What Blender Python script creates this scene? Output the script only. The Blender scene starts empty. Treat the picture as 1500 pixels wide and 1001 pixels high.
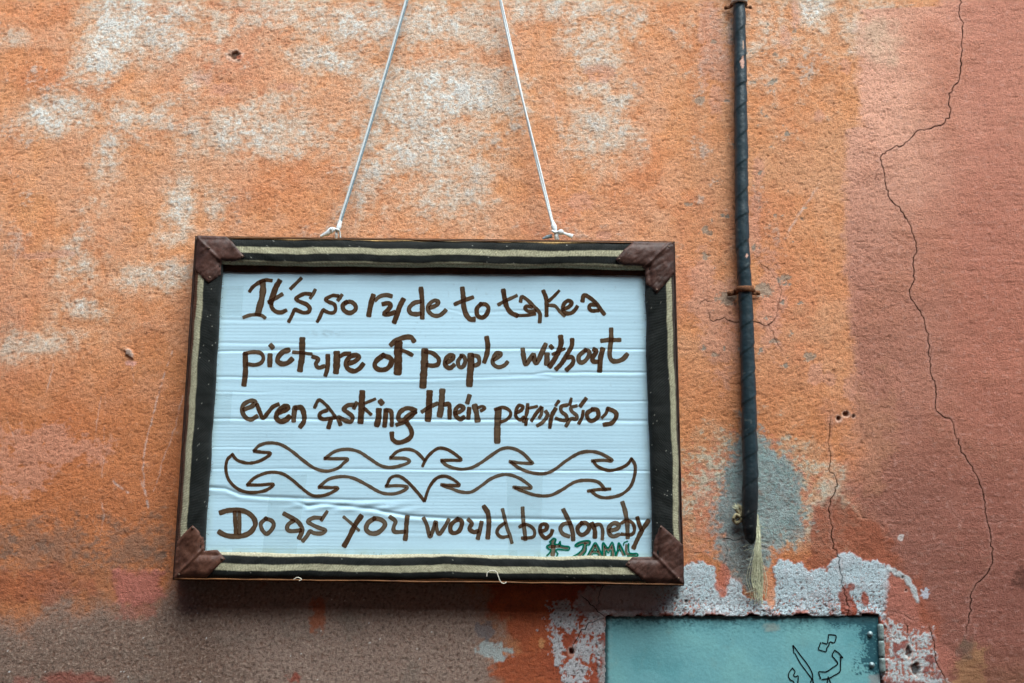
import bpy, math, random
import numpy as np
from mathutils import Vector, Matrix
from mathutils.geometry import delaunay_2d_cdt

SC = bpy.context.scene
COL = SC.collection
# ---------------------------------------------------------------- camera
PITCH = math.radians(11.0)
F = 1458.0                      # focal length in pixels of the 1500 px wide photograph (35 mm lens)
CAM = np.array([0.0, -1.431, 1.55])
cam_d = bpy.data.cameras.new('camera'); cam = bpy.data.objects.new('camera', cam_d); COL.objects.link(cam)
cam.location = CAM; cam.rotation_euler = (math.pi/2 + PITCH, 0, 0)
cam_d.sensor_fit = 'HORIZONTAL'; cam_d.sensor_width = 36.0; cam_d.lens = 35.0
cam_d.clip_start = 0.02; cam_d.clip_end = 500
SC.camera = cam
# ---------------------------------------------------------------- sky and sun (overcast, high in the alley)
SUN_EL, SUN_AZ = math.radians(60), math.radians(30)
w = bpy.data.worlds.new('World'); SC.world = w; w.use_nodes = True
nt = w.node_tree; sky = nt.nodes.new('ShaderNodeTexSky'); sky.sky_type = 'NISHITA'; sky.sun_disc = False
sky.sun_elevation = SUN_EL; sky.sun_rotation = math.pi - SUN_AZ
sky.air_density = 1.0; sky.dust_density = 3.0; sky.ozone_density = 1.0
bg = nt.nodes['Background']; bg.inputs['Strength'].default_value = 0.05
nt.links.new(sky.outputs[0], bg.inputs[0])
sun_d = bpy.data.lights.new('sun', 'SUN'); sun = bpy.data.objects.new('sun', sun_d); COL.objects.link(sun)
sun_d.energy = 1.5; sun_d.angle = math.radians(48); sun_d.color = (0.88, 0.985, 1.0)
sv = Vector((math.sin(SUN_AZ)*math.cos(SUN_EL), -math.cos(SUN_AZ)*math.cos(SUN_EL), math.sin(SUN_EL)))
sun.rotation_euler = sv.to_track_quat('Z', 'Y').to_euler(); sun.location = (0.5, -2, 6)
SC.view_settings.view_transform = 'Standard'; SC.view_settings.look = 'None'
SC.view_settings.gamma = 1.0; SC.view_settings.use_curve_mapping = False
SC.view_settings.exposure = 2.02
SC.render.engine = 'CYCLES'; SC.cycles.transparent_max_bounces = 24; SC.cycles.max_bounces = 6

# ---------------------------------------------------------------- helpers
CP, SP = math.cos(PITCH), math.sin(PITCH)
def P(px, py, Y=0.0):
    """photo pixel -> point of the vertical plane y = Y (arrays welcome)"""
    px = np.asarray(px, float); py = np.asarray(py, float); Y = np.asarray(Y, float)
    rx = (px-750)/F; ry = -(py-500.5)/F
    dy = CP - ry*SP; dz = SP + ry*CP
    t = (Y-CAM[1])/dy
    return np.stack(np.broadcast_arrays(rx*t, Y, CAM[2]+dz*t), -1)
def proj(x, y, z):
    dy = y-CAM[1]; dz = z-CAM[2]
    d = dy*CP+dz*SP; u = -dy*SP+dz*CP
    return 750+F*x/d, 500.5-F*u/d

_rs = np.random.RandomState(7)
_G = _rs.rand(64, 256, 256).astype(np.float32)[:8]*2*np.pi
_GX, _GY = np.cos(_G), np.sin(_G)
def perlin(x, y, seed=0):
    gx, gy = _GX[seed % 8], _GY[seed % 8]
    x = (x + seed*17.37).astype(np.float32) if hasattr(x, 'astype') else np.float32(x+seed*17.37)
    y = (y + seed*9.71).astype(np.float32) if hasattr(y, 'astype') else np.float32(y+seed*9.71)
    xi = np.floor(x); yi = np.floor(y); fx = x-xi; fy = y-yi
    a = xi.astype(np.int64) & 255; b = yi.astype(np.int64) & 255; a1 = (a+1) & 255; b1 = (b+1) & 255
    u = fx*fx*fx*(fx*(fx*6-15)+10); v = fy*fy*fy*(fy*(fy*6-15)+10)
    n00 = gx[a, b]*fx+gy[a, b]*fy; n10 = gx[a1, b]*(fx-1)+gy[a1, b]*fy
    n01 = gx[a, b1]*fx+gy[a, b1]*(fy-1); n11 = gx[a1, b1]*(fx-1)+gy[a1, b1]*(fy-1)
    r = n00+(n10-n00)*u; s = n01+(n11-n01)*u
    return (r+(s-r)*v)*1.5
def fbm(x, y, size, oc=4, seed=0, ax=1.0, ay=1.0, gain=0.55):
    s = 0; a = 1.0; t = 0; f = 1.0/size
    for o in range(oc):
        s = s+a*perlin(x*f*ax, y*f*ay, seed+o); t += a; a *= gain; f *= 2.03
    return s/t*1.4
def sst(a, b, x):
    t = np.clip((x-a)/(b-a), 0, 1); return t*t*(3-2*t)
def lin(c):
    c = np.asarray(c, float)/255.0
    return np.where(c <= 0.04045, c/12.92, ((c+0.055)/1.055)**2.4)

def node(nt, t, x=0, **kw):
    n = nt.nodes.new(t)
    for k, v in kw.items(): setattr(n, k, v)
    return n
def new_mat(name, rough=0.8, color=(0.5, 0.5, 0.5), spec=0.3, metallic=0.0):
    m = bpy.data.materials.new(name); m.use_nodes = True
    b = m.node_tree.nodes['Principled BSDF']
    b.inputs['Base Color'].default_value = (*color, 1); b.inputs['Roughness'].default_value = rough
    b.inputs['Specular IOR Level'].default_value = spec; b.inputs['Metallic'].default_value = metallic
    return m, m.node_tree, b
def noise_node(nt, scale, detail=4, rough=0.6, vec=None, stretch=None):
    tc = node(nt, 'ShaderNodeTexCoord'); n = node(nt, 'ShaderNodeTexNoise')
    n.inputs['Scale'].default_value = scale; n.inputs['Detail'].default_value = detail; n.inputs['Roughness'].default_value = rough
    if stretch:
        mp = node(nt, 'ShaderNodeMapping'); mp.inputs['Scale'].default_value = stretch
        nt.links.new(tc.outputs['Object'], mp.inputs[0]); nt.links.new(mp.outputs[0], n.inputs['Vector'])
    else:
        nt.links.new(tc.outputs['Object'], n.inputs['Vector'])
    return n.outputs['Fac']
def ramp(nt, fac, stops):
    r = node(nt, 'ShaderNodeValToRGB'); el = r.color_ramp.elements
    while len(el) < len(stops): el.new(0.5)
    for e, (p, c) in zip(el, stops):
        e.position = p; e.color = (*c, 1) if len(c) == 3 else c
    nt.links.new(fac, r.inputs[0]); return r.outputs['Color']
def mixc(nt, fac, a, b, mode='MIX'):
    m = node(nt, 'ShaderNodeMix', data_type='RGBA', blend_type=mode)
    for sock, v in ((m.inputs[0], fac), (m.inputs[6], a), (m.inputs[7], b)):
        if hasattr(v, 'links'): nt.links.new(v, sock)
        elif isinstance(v, (int, float)): sock.default_value = v
        else: sock.default_value = (*v, 1)
    return m.outputs[2]
def add_bump(nt, b, h, strength, dist, prev=None):
    n = node(nt, 'ShaderNodeBump'); n.inputs['Strength'].default_value = strength; n.inputs['Distance'].default_value = dist
    nt.links.new(h, n.inputs['Height'])
    if prev is not None: nt.links.new(prev, n.inputs['Normal'])
    nt.links.new(n.outputs[0], b.inputs['Normal']); return n.outputs[0]
def attr_color(nt, name='Col'):
    a = node(nt, 'ShaderNodeAttribute'); a.attribute_name = name; return a

def mesh_obj(name, V, Fc, mat, parent=None, smooth=True, cols=None, attrs=None):
    """numpy verts (n,3) + faces -> one linked mesh object"""
    me = bpy.data.meshes.new(name); V = np.asarray(V, np.float32)
    if isinstance(Fc, np.ndarray):
        nf, k = Fc.shape
        me.vertices.add(len(V)); me.vertices.foreach_set('co', V.ravel())
        me.loops.add(nf*k); me.loops.foreach_set('vertex_index', Fc.astype(np.int32).ravel())
        me.polygons.add(nf); me.polygons.foreach_set('loop_start', np.arange(0, nf*k, k, dtype=np.int32))
        me.polygons.foreach_set('loop_total', np.full(nf, k, np.int32))
        me.update(calc_edges=True)
    else:
        me.from_pydata([tuple(map(float, v)) for v in V], [], [tuple(map(int, f)) for f in Fc]); me.update()
    if smooth: me.polygons.foreach_set('use_smooth', np.ones(len(me.polygons), bool))
    if cols is not None:
        a = me.color_attributes.new('Col', 'FLOAT_COLOR', 'POINT')
        c = np.ones((len(V), 4), np.float32); c[:, :3] = cols; a.data.foreach_set('color', c.ravel())
    for k, v in (attrs or {}).items():
        a = me.attributes.new(k, 'FLOAT', 'POINT'); a.data.foreach_set('value', np.asarray(v, np.float32).ravel())
    if mat: me.materials.append(mat)
    me.validate()
    o = bpy.data.objects.new(name, me); COL.objects.link(o)
    if parent is not None:
        o.parent = parent
        if parent.type == 'EMPTY': o.matrix_parent_inverse = Matrix.Translation(-Vector(parent.location))
    return o
def thing(name, label, cat, loc, group=None):
    o = bpy.data.objects.new(name, None); COL.objects.link(o); o.location = loc; o.empty_display_size = 0.05
    o['label'] = label; o['category'] = cat
    if group: o['group'] = group
    return o
def grid_faces(nu, nv, close_v=False):
    i = np.arange(nu-1)[:, None]; j = np.arange(nv if close_v else nv-1)[None, :]
    a = i*nv+j; b = i*nv+(j+1) % nv
    return np.stack([a, b, b+nv, a+nv], -1).reshape(-1, 4)
def crom(pts, step):
    """Catmull-Rom through pts, resampled every `step`"""
    p = np.asarray(pts, float)
    if len(p) == 1: return p
    if len(p) == 2: q = np.linspace(p[0], p[1], 12)
    else:
        e = np.vstack([2*p[0]-p[1], p, 2*p[-1]-p[-2]]); out = []
        if np.allclose(p[0], p[-1]): e[0] = p[-2]; e[-1] = p[1]
        for i in range(1, len(e)-2):
            t = np.linspace(0, 1, 12, endpoint=False)[:, None]; a, b, c, d = e[i-1], e[i], e[i+1], e[i+2]
            out.append(0.5*((2*b)+(-a+c)*t+(2*a-5*b+4*c-d)*t*t+(-a+3*b-3*c+d)*t**3))
        q = np.vstack(out+[p[-1:]])
    d = np.r_[0, np.cumsum(np.linalg.norm(np.diff(q, axis=0), axis=1))]
    n = max(3, int(d[-1]/step)+1); s = np.linspace(0, d[-1], n)
    return np.stack([np.interp(s, d, q[:, k]) for k in range(q.shape[1])], -1)
def tube(path, r, seg=8, cap=True, rfun=None, flat=1.0):
    """swept tube along 3-D path, radius r (scalar or per point)"""
    p = np.asarray(path, float); n = len(p); r = np.broadcast_to(np.asarray(r, float), (n,))
    t = np.gradient(p, axis=0); t /= np.linalg.norm(t, axis=1)[:, None]+1e-12
    up = np.array([0, -1.0, 0.001]); s = np.cross(t, up); s /= np.linalg.norm(s, axis=1)[:, None]+1e-9; q = np.cross(s, t)
    a = np.linspace(0, 2*np.pi, seg, endpoint=False)
    R = r[:, None]*np.ones(seg)
    if rfun is not None: R = R + rfun(np.arange(n)[:, None], a[None, :])
    V = p[:, None, :]+R[..., None]*(np.cos(a)[None, :, None]*s[:, None, :]+flat*np.sin(a)[None, :, None]*q[:, None, :])
    V = V.reshape(-1, 3); Fc = [tuple(f) for f in grid_faces(n, seg, True)]
    if cap: Fc += [tuple(range(seg))[::-1], tuple((n-1)*seg+k for k in range(seg))]
    return V, Fc
def merge(parts):
    V = []; Fc = []; o = 0
    for v, f in parts:
        V.append(v); Fc += [tuple(i+o for i in x) for x in f]; o += len(v)
    return np.vstack(V), Fc
def box(c, s):
    c = np.array(c, float); s = np.array(s, float)/2
    V = np.array([c+s*np.array(k) for k in [(-1,-1,-1),(1,-1,-1),(1,1,-1),(-1,1,-1),(-1,-1,1),(1,-1,1),(1,1,1),(-1,1,1)]])
    return V, [(0,3,2,1),(4,5,6,7),(0,1,5,4),(1,2,6,5),(2,3,7,6),(3,0,4,7)]
def dome(c, r, h, nd=(0, -1, 0), seg=16, rings=5):
    """round rivet/tack head bulging towards -y"""
    V = []; c = np.array(c, float)
    for i in range(rings+1):
        a = i/rings*math.pi/2
        for k in range(seg):
            b = 2*math.pi*k/seg
            V.append(c+np.array([r*math.cos(a)*math.cos(b), -h*math.sin(a), r*math.cos(a)*math.sin(b)]))
    return np.array(V), [tuple(f) for f in grid_faces(rings+1, seg, True)]
def poly_sd(px, py, poly):
    """signed distance (+ inside) in pixels"""
    p = np.asarray(poly, float); q = np.roll(p, -1, 0); d = np.full(px.shape, 1e9); ins = np.zeros(px.shape, bool)
    for (x0, y0), (x1, y1) in zip(p, q):
        ex, ey = x1-x0, y1-y0; t = np.clip(((px-x0)*ex+(py-y0)*ey)/(ex*ex+ey*ey+1e-9), 0, 1)
        d = np.minimum(d, np.hypot(px-x0-t*ex, py-y0-t*ey))
        if y0 != y1: ins ^= ((y0 > py) != (y1 > py)) & (px < (x1-x0)*(py-y0)/(y1-y0)+x0)
    return np.where(ins, d, -d)
def line_d(px, py, pts):
    p = np.asarray(pts, float); d = np.full(px.shape, 1e9)
    for (x0, y0), (x1, y1) in zip(p[:-1], p[1:]):
        ex, ey = x1-x0, y1-y0; t = np.clip(((px-x0)*ex+(py-y0)*ey)/(ex*ex+ey*ey+1e-9), 0, 1)
        d = np.minimum(d, np.hypot(px-x0-t*ex, py-y0-t*ey))
    return d
# ================================================================ THE PLASTERED WALL
def growing(a, b, step, lo, hi):
    core = np.arange(a, b+step/2, step); L = []; x = a; s = step
    while x > lo: s *= 1.25; x -= s; L.append(max(x, lo))
    R = []; x = core[-1]; s = step
    while x < hi: s *= 1.25; x += s; R.append(min(x, hi))
    return np.r_[L[::-1], core, R]
BOX_POLY = [(889, 905), (1284, 904), (1291, 1001), (1304, 1290), (884, 1290)]
def build_wall():
    xs = growing(-0.815, 0.815, 0.00132, -5.0, 5.0); zs = growing(1.335, 2.395, 0.00132, 0.0, 4.9)
    nx, nz = len(xs), len(zs)
    Xw, Zw = np.meshgrid(xs, zs); Xw = Xw.ravel(); Zw = Zw.ravel()
    X, Y = proj(Xw, 0.0, Zw); X = X.astype(np.float32); Y = Y.astype(np.float32)
    U = (Xw*1000).astype(np.float32); V = (-Zw*1000).astype(np.float32)
    N = lambda size, oc=3, seed=0, ax=1.0, ay=1.0, gain=0.55: fbm(U, V, size, oc, seed, ax, ay, gain)
    n200, n80, n30, n12, n5, n5b = N(200, 4, 1), N(80, 4, 2), N(30, 4, 3), N(12, 3, 4), N(5, 2, 5), N(4.2, 2, 11)
    big = N(420, 3, 21); drip = N(90, 4, 13, 1.0, 0.18)
    hz = N(14, 3, 9, 0.22, 1.0)              # horizontal trowel marks
    crumb = N(7.0, 3, 15, 0.74, 1.08, 0.7); pit2 = sst(.42, .8, -N(3.9, 1, 24)-.25*n12); tan_ = N(150, 4, 26, .8, 1)
    grit = N(3.4, 1, 17)
    C = np.zeros((len(X), 3), np.float32)
    H = np.zeros(len(X), np.float32)         # height of the surface towards the viewer, mm
    def mix(c, m, h=None):
        nonlocal C, H
        m = np.clip(m, 0, 1).astype(np.float32)
        C = C*(1-m)[:, None]+np.asarray(lin(c), np.float32)[None, :]*m[:, None]
        if h is not None: H = H+m*h
    def ell(cx, cy, rx, ry, rot=0):
        c, s = math.cos(math.radians(rot)), math.sin(math.radians(rot)); dx, dy = X-cx, Y-cy
        return 1-np.sqrt(((dx*c+dy*s)/rx)**2+((-dx*s+dy*c)/ry)**2)
    def poly(pts):
        p = np.array(pts, float); m = 60
        k = (X > p[:, 0].min()-m) & (X < p[:, 0].max()+m) & (Y > p[:, 1].min()-m) & (Y < p[:, 1].max()+m)
        out = np.full(X.shape, -m, np.float32); out[k] = np.maximum(poly_sd(X[k], Y[k], pts), -m); return out
    def line(pts, amp=1.2, seed=0):
        q = crom(pts, 5); r = np.random.RandomState(seed+100); q = q+r.randn(*q.shape)*amp
        q[0], q[-1] = pts[0], pts[-1]
        k = (X > q[:, 0].min()-12) & (X < q[:, 0].max()+12) & (Y > q[:, 1].min()-12) & (Y < q[:, 1].max()+12)
        out = np.full(X.shape, 99, np.float32)
        kk = np.where(k)[0]
        # only near segments: chunk the line
        d = np.full(len(kk), 99.0)
        for i in range(0, len(q)-1, 6):
            s = q[i:i+7]; kc = (X[kk] > s[:, 0].min()-12) & (X[kk] < s[:, 0].max()+12) & (Y[kk] > s[:, 1].min()-12) & (Y[kk] < s[:, 1].max()+12)
            d[kc] = np.minimum(d[kc], line_d(X[kk][kc], Y[kk][kc], s))
        out[kk] = d; return out
    # ---- base lime wash: orange, redder and browner in drifts
    C[:] = lin((220, 144, 90))
    mix((208, 122, 76), sst(-.35, .6, n200+0.5*n80)*0.55)
    mix((222, 158, 118), sst(0.0, .7, -n80+0.4*n30)*0.5)
    mix((196, 110, 74), sst(-0.2, .9, drip)*0.32)
    mix((205, 122, 92), sst(0.1, .7, big+.4*n80)*0.45)
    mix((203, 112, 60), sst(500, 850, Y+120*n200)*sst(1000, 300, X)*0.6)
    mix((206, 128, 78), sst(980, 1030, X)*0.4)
    vf = sst(330, 620, Y+70*n200)*sst(980, 900, X)+.55*sst(420, 700, Y+60*n200)*sst(900, 1000, X); mix((182, 102, 54), vf*.62)  # fall-off of light down the wall put into the wash colour
    mix((216, 152, 110), sst(-.45, .45, tan_+.35*n30+.2*crumb)*sst(620, 380, Y+50*n80)*sst(1010, 960, X)*.72); mix((210, 150, 106), sst(-.3, .5, -tan_+.35*n30)*sst(980, 1030, X)*sst(620, 480, Y)*.55)
    # fine mottling: lighter high points, darker hollows
    mix((228, 178, 138), sst(0.12, 0.9, .5*n12+.5*crumb+0.35*n5)*0.24)
    mix((160, 92, 60), sst(0.2, 0.9, -crumb+0.45*n5b)*0.22)
    # wiry little creases left by the trowel, mostly level, some slanting
    def wires(size, seed, ang, st, lo):
        ca, sa = math.cos(ang), math.sin(ang); a_ = U*ca+V*sa; b_ = -U*sa+V*ca
        wq = a_+3*N(22, 2, seed+3); r = 1-np.abs(perlin(wq/size*st, b_/size+.35*perlin(U/18, V/18, seed+5), seed))*2.2
        return sst(lo, 1.0, r)*sst(-.25, .45, perlin(U/26, V/20, seed+7)+.4*perlin(U/9, V/9, seed+1))
    wire = np.maximum(np.maximum(wires(13, 3, .10, .38, .72), wires(11, 5, -.55, .45, .76)), .8*wires(9, 6, .75, .5, .78)); level = sst(.25, .9, perlin(U/75, V/2.9, 4)+.5*perlin(U/30, V/1.9, 2))*sst(-.2, .5, perlin(U/60, V/40, 6))
    # ---- pale weathered plaster showing through
    pale = np.full(X.shape, -1.0, np.float32)
    for cx, cy, rx, ry, rot, s in [(172, 30, 42, 95, 28, 1.0), (150, 92, 40, 22, -8, .8), (235, 30, 75, 60, 0, .62), (85, 168, 52, 26, -8, .95), (25, 55, 26, 10, 0, .5),
            (200, 170, 60, 26, 0, .5), (375, 195, 110, 34, 0, .68), (265, 298, 24, 44, 5, .85), (320, 38, 14, 26, 10, .8), (290, 118, 22, 13, -20, .7),
            (395, 150, 50, 14, -15, .6), (470, 85, 55, 12, 10, .7), (420, 10, 90, 28, 0, .55), (160, 225, 18, 60, 15, .45), (310, 300, 14, 26, 0, .45),
            (520, 35, 80, 34, 0, .72), (480, 88, 60, 22, 8, .7), (632, 35, 50, 42, 0, .75), (690, 36, 50, 38, 0, .72), (665, 138, 105, 46, 4, .98), (585, 118, 70, 26, 5, .8), (625, 215, 85, 55, 10, .8),
            (560, 190, 40, 110, 12, .6), (655, 285, 55, 32, 0, .62), (700, 270, 20, 60, 0, .45), (870, 62, 45, 40, 15, .68), (880, 195, 46, 42, 0, .62), (868, 132, 45, 16, 0, .55), (900, 148, 26, 12, 0, .6),
            (810, 10, 110, 22, 0, .55), (930, 30, 22, 14, 0, .6), (112, 385, 26, 34, 20, .5), (210, 407, 38, 20, 5, .68), (252, 405, 24, 20, 0, .65), (255, 345, 26, 14, 0, .65), (122, 452, 34, 14, 10, .6),
            (1190, 12, 26, 36, -10, .85), (1205, 35, 12, 16, 0, .8), (1275, 40, 40, 40, 0, .6), (1270, 72, 30, 14, 0, .6), (45, 505, 70, 18, -12, .5),
            (1205, 740, 26, 46, 0, .62), (1100, 40, 60, 60, 0, .3)]:
        e = ell(cx, cy, rx*1.25, ry*1.25, rot)*s*1.7; pale = np.maximum(pale, np.minimum(e, s))
    pm = pale*.9+0.52*n30+0.34*n12+.25*n80-.04
    mix((216, 172, 134), sst(-0.65, 0.7, pm+.25*crumb)*0.6); mix((212, 190, 162), sst(-.05, .75, pm+.55*crumb)*.6)
    mix((228, 224, 208), sst(0.40, 1.05, pm+0.5*crumb+0.4*n5b-.16+.2*drip)*0.72, -0.1)
    # thin overall bloom of pale flecks in the upper part
    mix((214, 196, 174), sst(0.35, 0.75, n80*0.6+n30*0.5+crumb*0.5)*sst(520, 200, Y)*0.55)
    # pinkish old coat appearing in flakes
    flake = np.full(X.shape, -1.0, np.float32)
    for cx, cy, rx, ry, s in [(1040, 60, 20, 80, .75), (1048, 150, 12, 40, .6), (1058, 95, 18, 60, .5), (878, 108, 24, 14, .8), (850, 296, 22, 18, .7), (885, 345, 14, 8, .8), (1150, 55, 10, 20, .6), (1030, 430, 26, 70, .6),
            (1055, 480, 34, 90, .62), (1130, 440, 26, 90, .6), (1105, 330, 14, 60, .65), (1110, 250, 10, 28, .6), (420, 128, 18, 8, .7), (300, 115, 20, 14, .6), (325, 130, 26, 12, .6), (60, 375, 40, 6, .6),
            (90, 372, 26, 6, .6), (60, 655, 90, 40, .55), (30, 690, 60, 40, .6), (135, 660, 40, 24, .5), (1195, 550, 12, 20, .8), (1215, 555, 12, 12, .7), (1245, 570, 12, 22, .7), (1240, 98, 10, 14, .7), (1165, 20, 10, 30, .5), (1200, 170, 8, 10, .7)]:
        flake = np.maximum(flake, ell(cx, cy, rx*1.2, ry*1.2)*s*2)
    fm = np.minimum(flake, .8)+0.45*n30+0.3*n12
    mix((208, 142, 112), sst(0.25, 0.6, fm+.35*crumb)*0.55, -0.25)
    # grey-blue chips where the render is bare
    chipzone = np.maximum(sst(990, 1040, X)*sst(1250, 1150, X)*sst(640, 500, Y), 0)
    cm = n12*0.8+n30*0.8
    mix((152, 134, 112), sst(0.62, 0.70, cm*chipzone), -0.5)
    for k, (cx, cy, r) in enumerate([(1025, 146, 9), (1046, 62, 4), (1135, 80, 4), (1117, 76, 3), (1163, 46, 4), (1035, 340, 9), (1047, 520, 6), (1008, 300, 5), (1150, 408, 9), (1135, 500, 5), (1184, 522, 9), (1175, 320, 4), (1180, 305, 3),
            (1035, 375, 8), (1065, 438, 14), (1118, 425, 14), (60, 800, 14), (10, 810, 12), (215, 808, 10), (236, 812, 8), (20, 790, 8), (95, 880, 8), (125, 925, 4), (1155, 640, 6), (905, 148, 5), (918, 150, 4), (722, 953, 20)]):
        if cx != 722: mix((152, 132, 108) if cy < 700 else (112, 90, 74), sst(0.05, 0.3, ell(cx, cy, r*1.15, r*0.75)+0.8*n12+0.5*n5b)*0.8, -0.5)
    # ---- right-hand coat, pinker and smoother, darkened downward to carry the light's fall-off
    bx = np.interp(Y, [-400, 0, 10, 14, 62, 186, 190, 350, 520, 640, 760, 1000, 1500], [1376, 1376, 1376, 1262, 1256, 1262, 1240, 1238, 1252, 1250, 1262, 1262, 1262])
    rm = sst(-9, 9, X-bx+7*n30+6*n12+4*crumb)*sst(-60, 60, 1600-Y+0*X)
    soft = sst(520, 640, Y)
    rm = rm*(1-soft)+soft*sst(-45, 45, X-bx+40*n80+20*n30+10*n12)
    base = C.copy(); mix((224, 158, 124), rm*0.97); mix((156, 92, 69), rm*sst(120, 480, Y+60*n200)*.75)
    mix((180, 106, 80), rm*sst(1340, 1450, X+60*n200+25*n80)*0.75)
    mix((192, 122, 88), rm*sst(.1, .7, n200+.5*n80)*0.35)
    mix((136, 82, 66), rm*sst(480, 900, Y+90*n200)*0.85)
    mix((214, 160, 138), rm*sst(0.15, 0.75, crumb)*0.30)
    mix((140, 80, 62), rm*sst(0.25, 0.85, -crumb+.3*n5b)*0.35)
    mix((206, 176, 140), rm*sst(.2, .9, ell(1285, 60, 60, 60)+.4*n30)*0.55)
    mix((196, 136, 90), rm*sst(-.1, .6, ell(1270, 640, 45, 90)+.6*n30)*0.3)
    # ---- speckled pale zone round the foot of the pipe, cement, dark patch
    z1 = np.minimum(np.maximum(ell(1095, 720, 150, 110), ell(1215, 770, 60, 60)), .6)
    mix((190, 168, 132), sst(-0.05, .5, z1+.35*n30)*0.45)
    mix((190, 178, 150), sst(0.30, .6, z1+.35*n30+.6*crumb)*0.75, -0.2)
    mix((196, 110, 82), sst(0.35, .7, z1+.5*n12-.4*crumb-.3*n30)*0.5)
    z1b = np.minimum(ell(1060, 770, 60, 60), .6); mix((196, 116, 80), sst(0.05, .5, z1b+.6*n30+.3*n12)*.7, .2)
    p1 = poly([(1192, 742), (1215, 732), (1260, 750), (1296, 775), (1320, 830), (1345, 885), (1352, 905), (1300, 850), (1240, 812), (1212, 840), (1190, 840), (1170, 832), (1180, 800)])
    mix((154, 82, 54), sst(-8, 9, p1+12*n30+8*n12+6*crumb)*0.88)
    p1b = poly([(1300, 830), (1350, 845), (1375, 900), (1380, 960), (1330, 950), (1330, 880)])
    mix((160, 82, 54), sst(-10, 14, p1b+12*n30)*0.7)
    cem = poly([(1044, 800), (1046, 735), (1058, 690), (1074, 635), (1090, 605), (1116, 628), (1150, 664), (1172, 710), (1186, 765), (1152, 798), (1140, 806), (1126, 830), (1128, 868), (1100, 872), (1072, 852), (1058, 820)])
    cc = cem+16*n30+14*n12+11*crumb+6*n5b+10*n80
    mix((120, 148, 142), sst(-9, 12, cc)*0.80, -0.6); mix((196, 150, 118), sst(-12, 12, cc)*sst(.25, .8, n30+.7*n12)*.6); mix((152, 118, 88), sst(-3, 5, cc)*sst(.1, .8, n12+.7*crumb+.3*n30)*.55)
    mix((96, 112, 108), sst(2, 12, cc)*sst(-.2, .6, n30+.4*n12)*0.55)
    mix((84, 66, 56), sst(4, 20, cc)*sst(790, 830, Y)*sst(-.3, .4, n12+.5*n5)*0.6)
    mix((160, 184, 176), sst(0, 12, cc)*sst(0.25, .7, n12+.5*crumb)*0.55)
    # ---- lower dark dirty band on the left
    gb = poly([(-80, 905), (40, 915), (75, 885), (100, 868), (112, 898), (150, 895), (200, 892), (240, 872), (275, 846), (430, 830), (640, 830), (715, 868), (722, 905), (742, 930), (716, 960), (735, 985), (715, 1100), (-80, 1100)])
    gz = gb+22*n80+14*n30+9*n12+6*crumb
    mix((158, 102, 68), sst(680, 840, Y+40*n80)*sst(420, 330, X)*.55*sst(-.4,.4,n80+.3*n30)); mix((142, 96, 68), sst(-60, 5, gz+8*crumb)*0.75)
    mix((148, 124, 106), sst(-28, 26, gz+8*grit)*0.86, -0.2); mix((112, 84, 66), sst(-10, 25, gz)*sst(420, 260, X+60*n80)*.6)
    mix((172, 146, 122), sst(0, 30, gz)*sst(0.25, .95, .35*crumb+1.0*grit+n5b*.6)*0.5)
    mix((66, 52, 44), sst(0, 30, gz)*sst(0.1, .7, -.5*crumb-.9*n5b)*0.6)
    mix((122, 106, 90), sst(0, 20, gz)*sst(.2, .8, n80+.4*n30)*0.5)
    mix((222, 214, 200), sst(0, 30, gz)*sst(1.42, 1.55, n5+.8*grit)*0.9, 0.3)
    mix((136, 100, 78), sst(-.1, .7, ell(60, 800, 110, 44)+.7*n30+.7*crumb+.3*n12)*0.6)
    mix((132, 98, 76), sst(-.1, .7, ell(200, 800, 85, 44)+.8*n30+.7*crumb+.3*n12)*0.62)
    mix((168, 84, 50), sst(.1, .5, ell(60, 862, 90, 36)+.6*n80+.3*n30)*0.5)
    mix((176, 100, 82), sst(-6, 6, poly([(164, 834), (242, 838), (240, 872), (232, 882), (166, 884)])+6*n12+8*n30)*0.85, .3)
    mix((160, 92, 72), sst(0.0, .5, ell(200, 895, 40, 16)+.7*n12)*0.6)
    mix((140, 76, 60), sst(0.1, .6, ell(100, 996, 80, 16)+.6*n30)*0.8); mix((150, 64, 44), sst(0.1, .5, ell(432, 992, 14, 10)+.6*n12)*0.8)
    mix((166, 84, 46), sst(0., .5, ell(465, 900, 14, 34)+.6*n12)*0.75); mix((160, 88, 52), sst(.1, .6, ell(10, 868, 24, 34)+.5*n30)*0.6)
    # ---- terracotta under the sign's right end
    tr = poly([(690, 800), (720, 870), (712, 905), (740, 900), (750, 940), (765, 955), (735, 960), (722, 980), (735, 1000), (730, 1100), (905, 1100), (905, 880), (880, 800)])
    mt = sst(-5, 6, tr+12*n30+8*n12)
    mix((164, 80, 46), mt*0.95, .3); mix((160, 72, 46), mt*sst(780, 850, X+30*n80)*0.8)
    mix((192, 96, 48), mt*sst(0, .6, n30+.4*n80)*0.4); mix((120, 58, 38), mt*sst(.35, .7, -crumb+.3*n12)*0.4)
    mix((168, 170, 158), sst(-.1, .25, ell(722, 953, 26, 15, 15)+.7*n12)*0.95, -.3)
    mix((116, 104, 98), sst(-.1, .25, ell(712, 925, 16, 14)+.7*n12)*0.8, -.4)
    mix((205, 140, 84), sst(0, .3, ell(793, 943, 5, 10)+.4*n5)*0.8)
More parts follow.
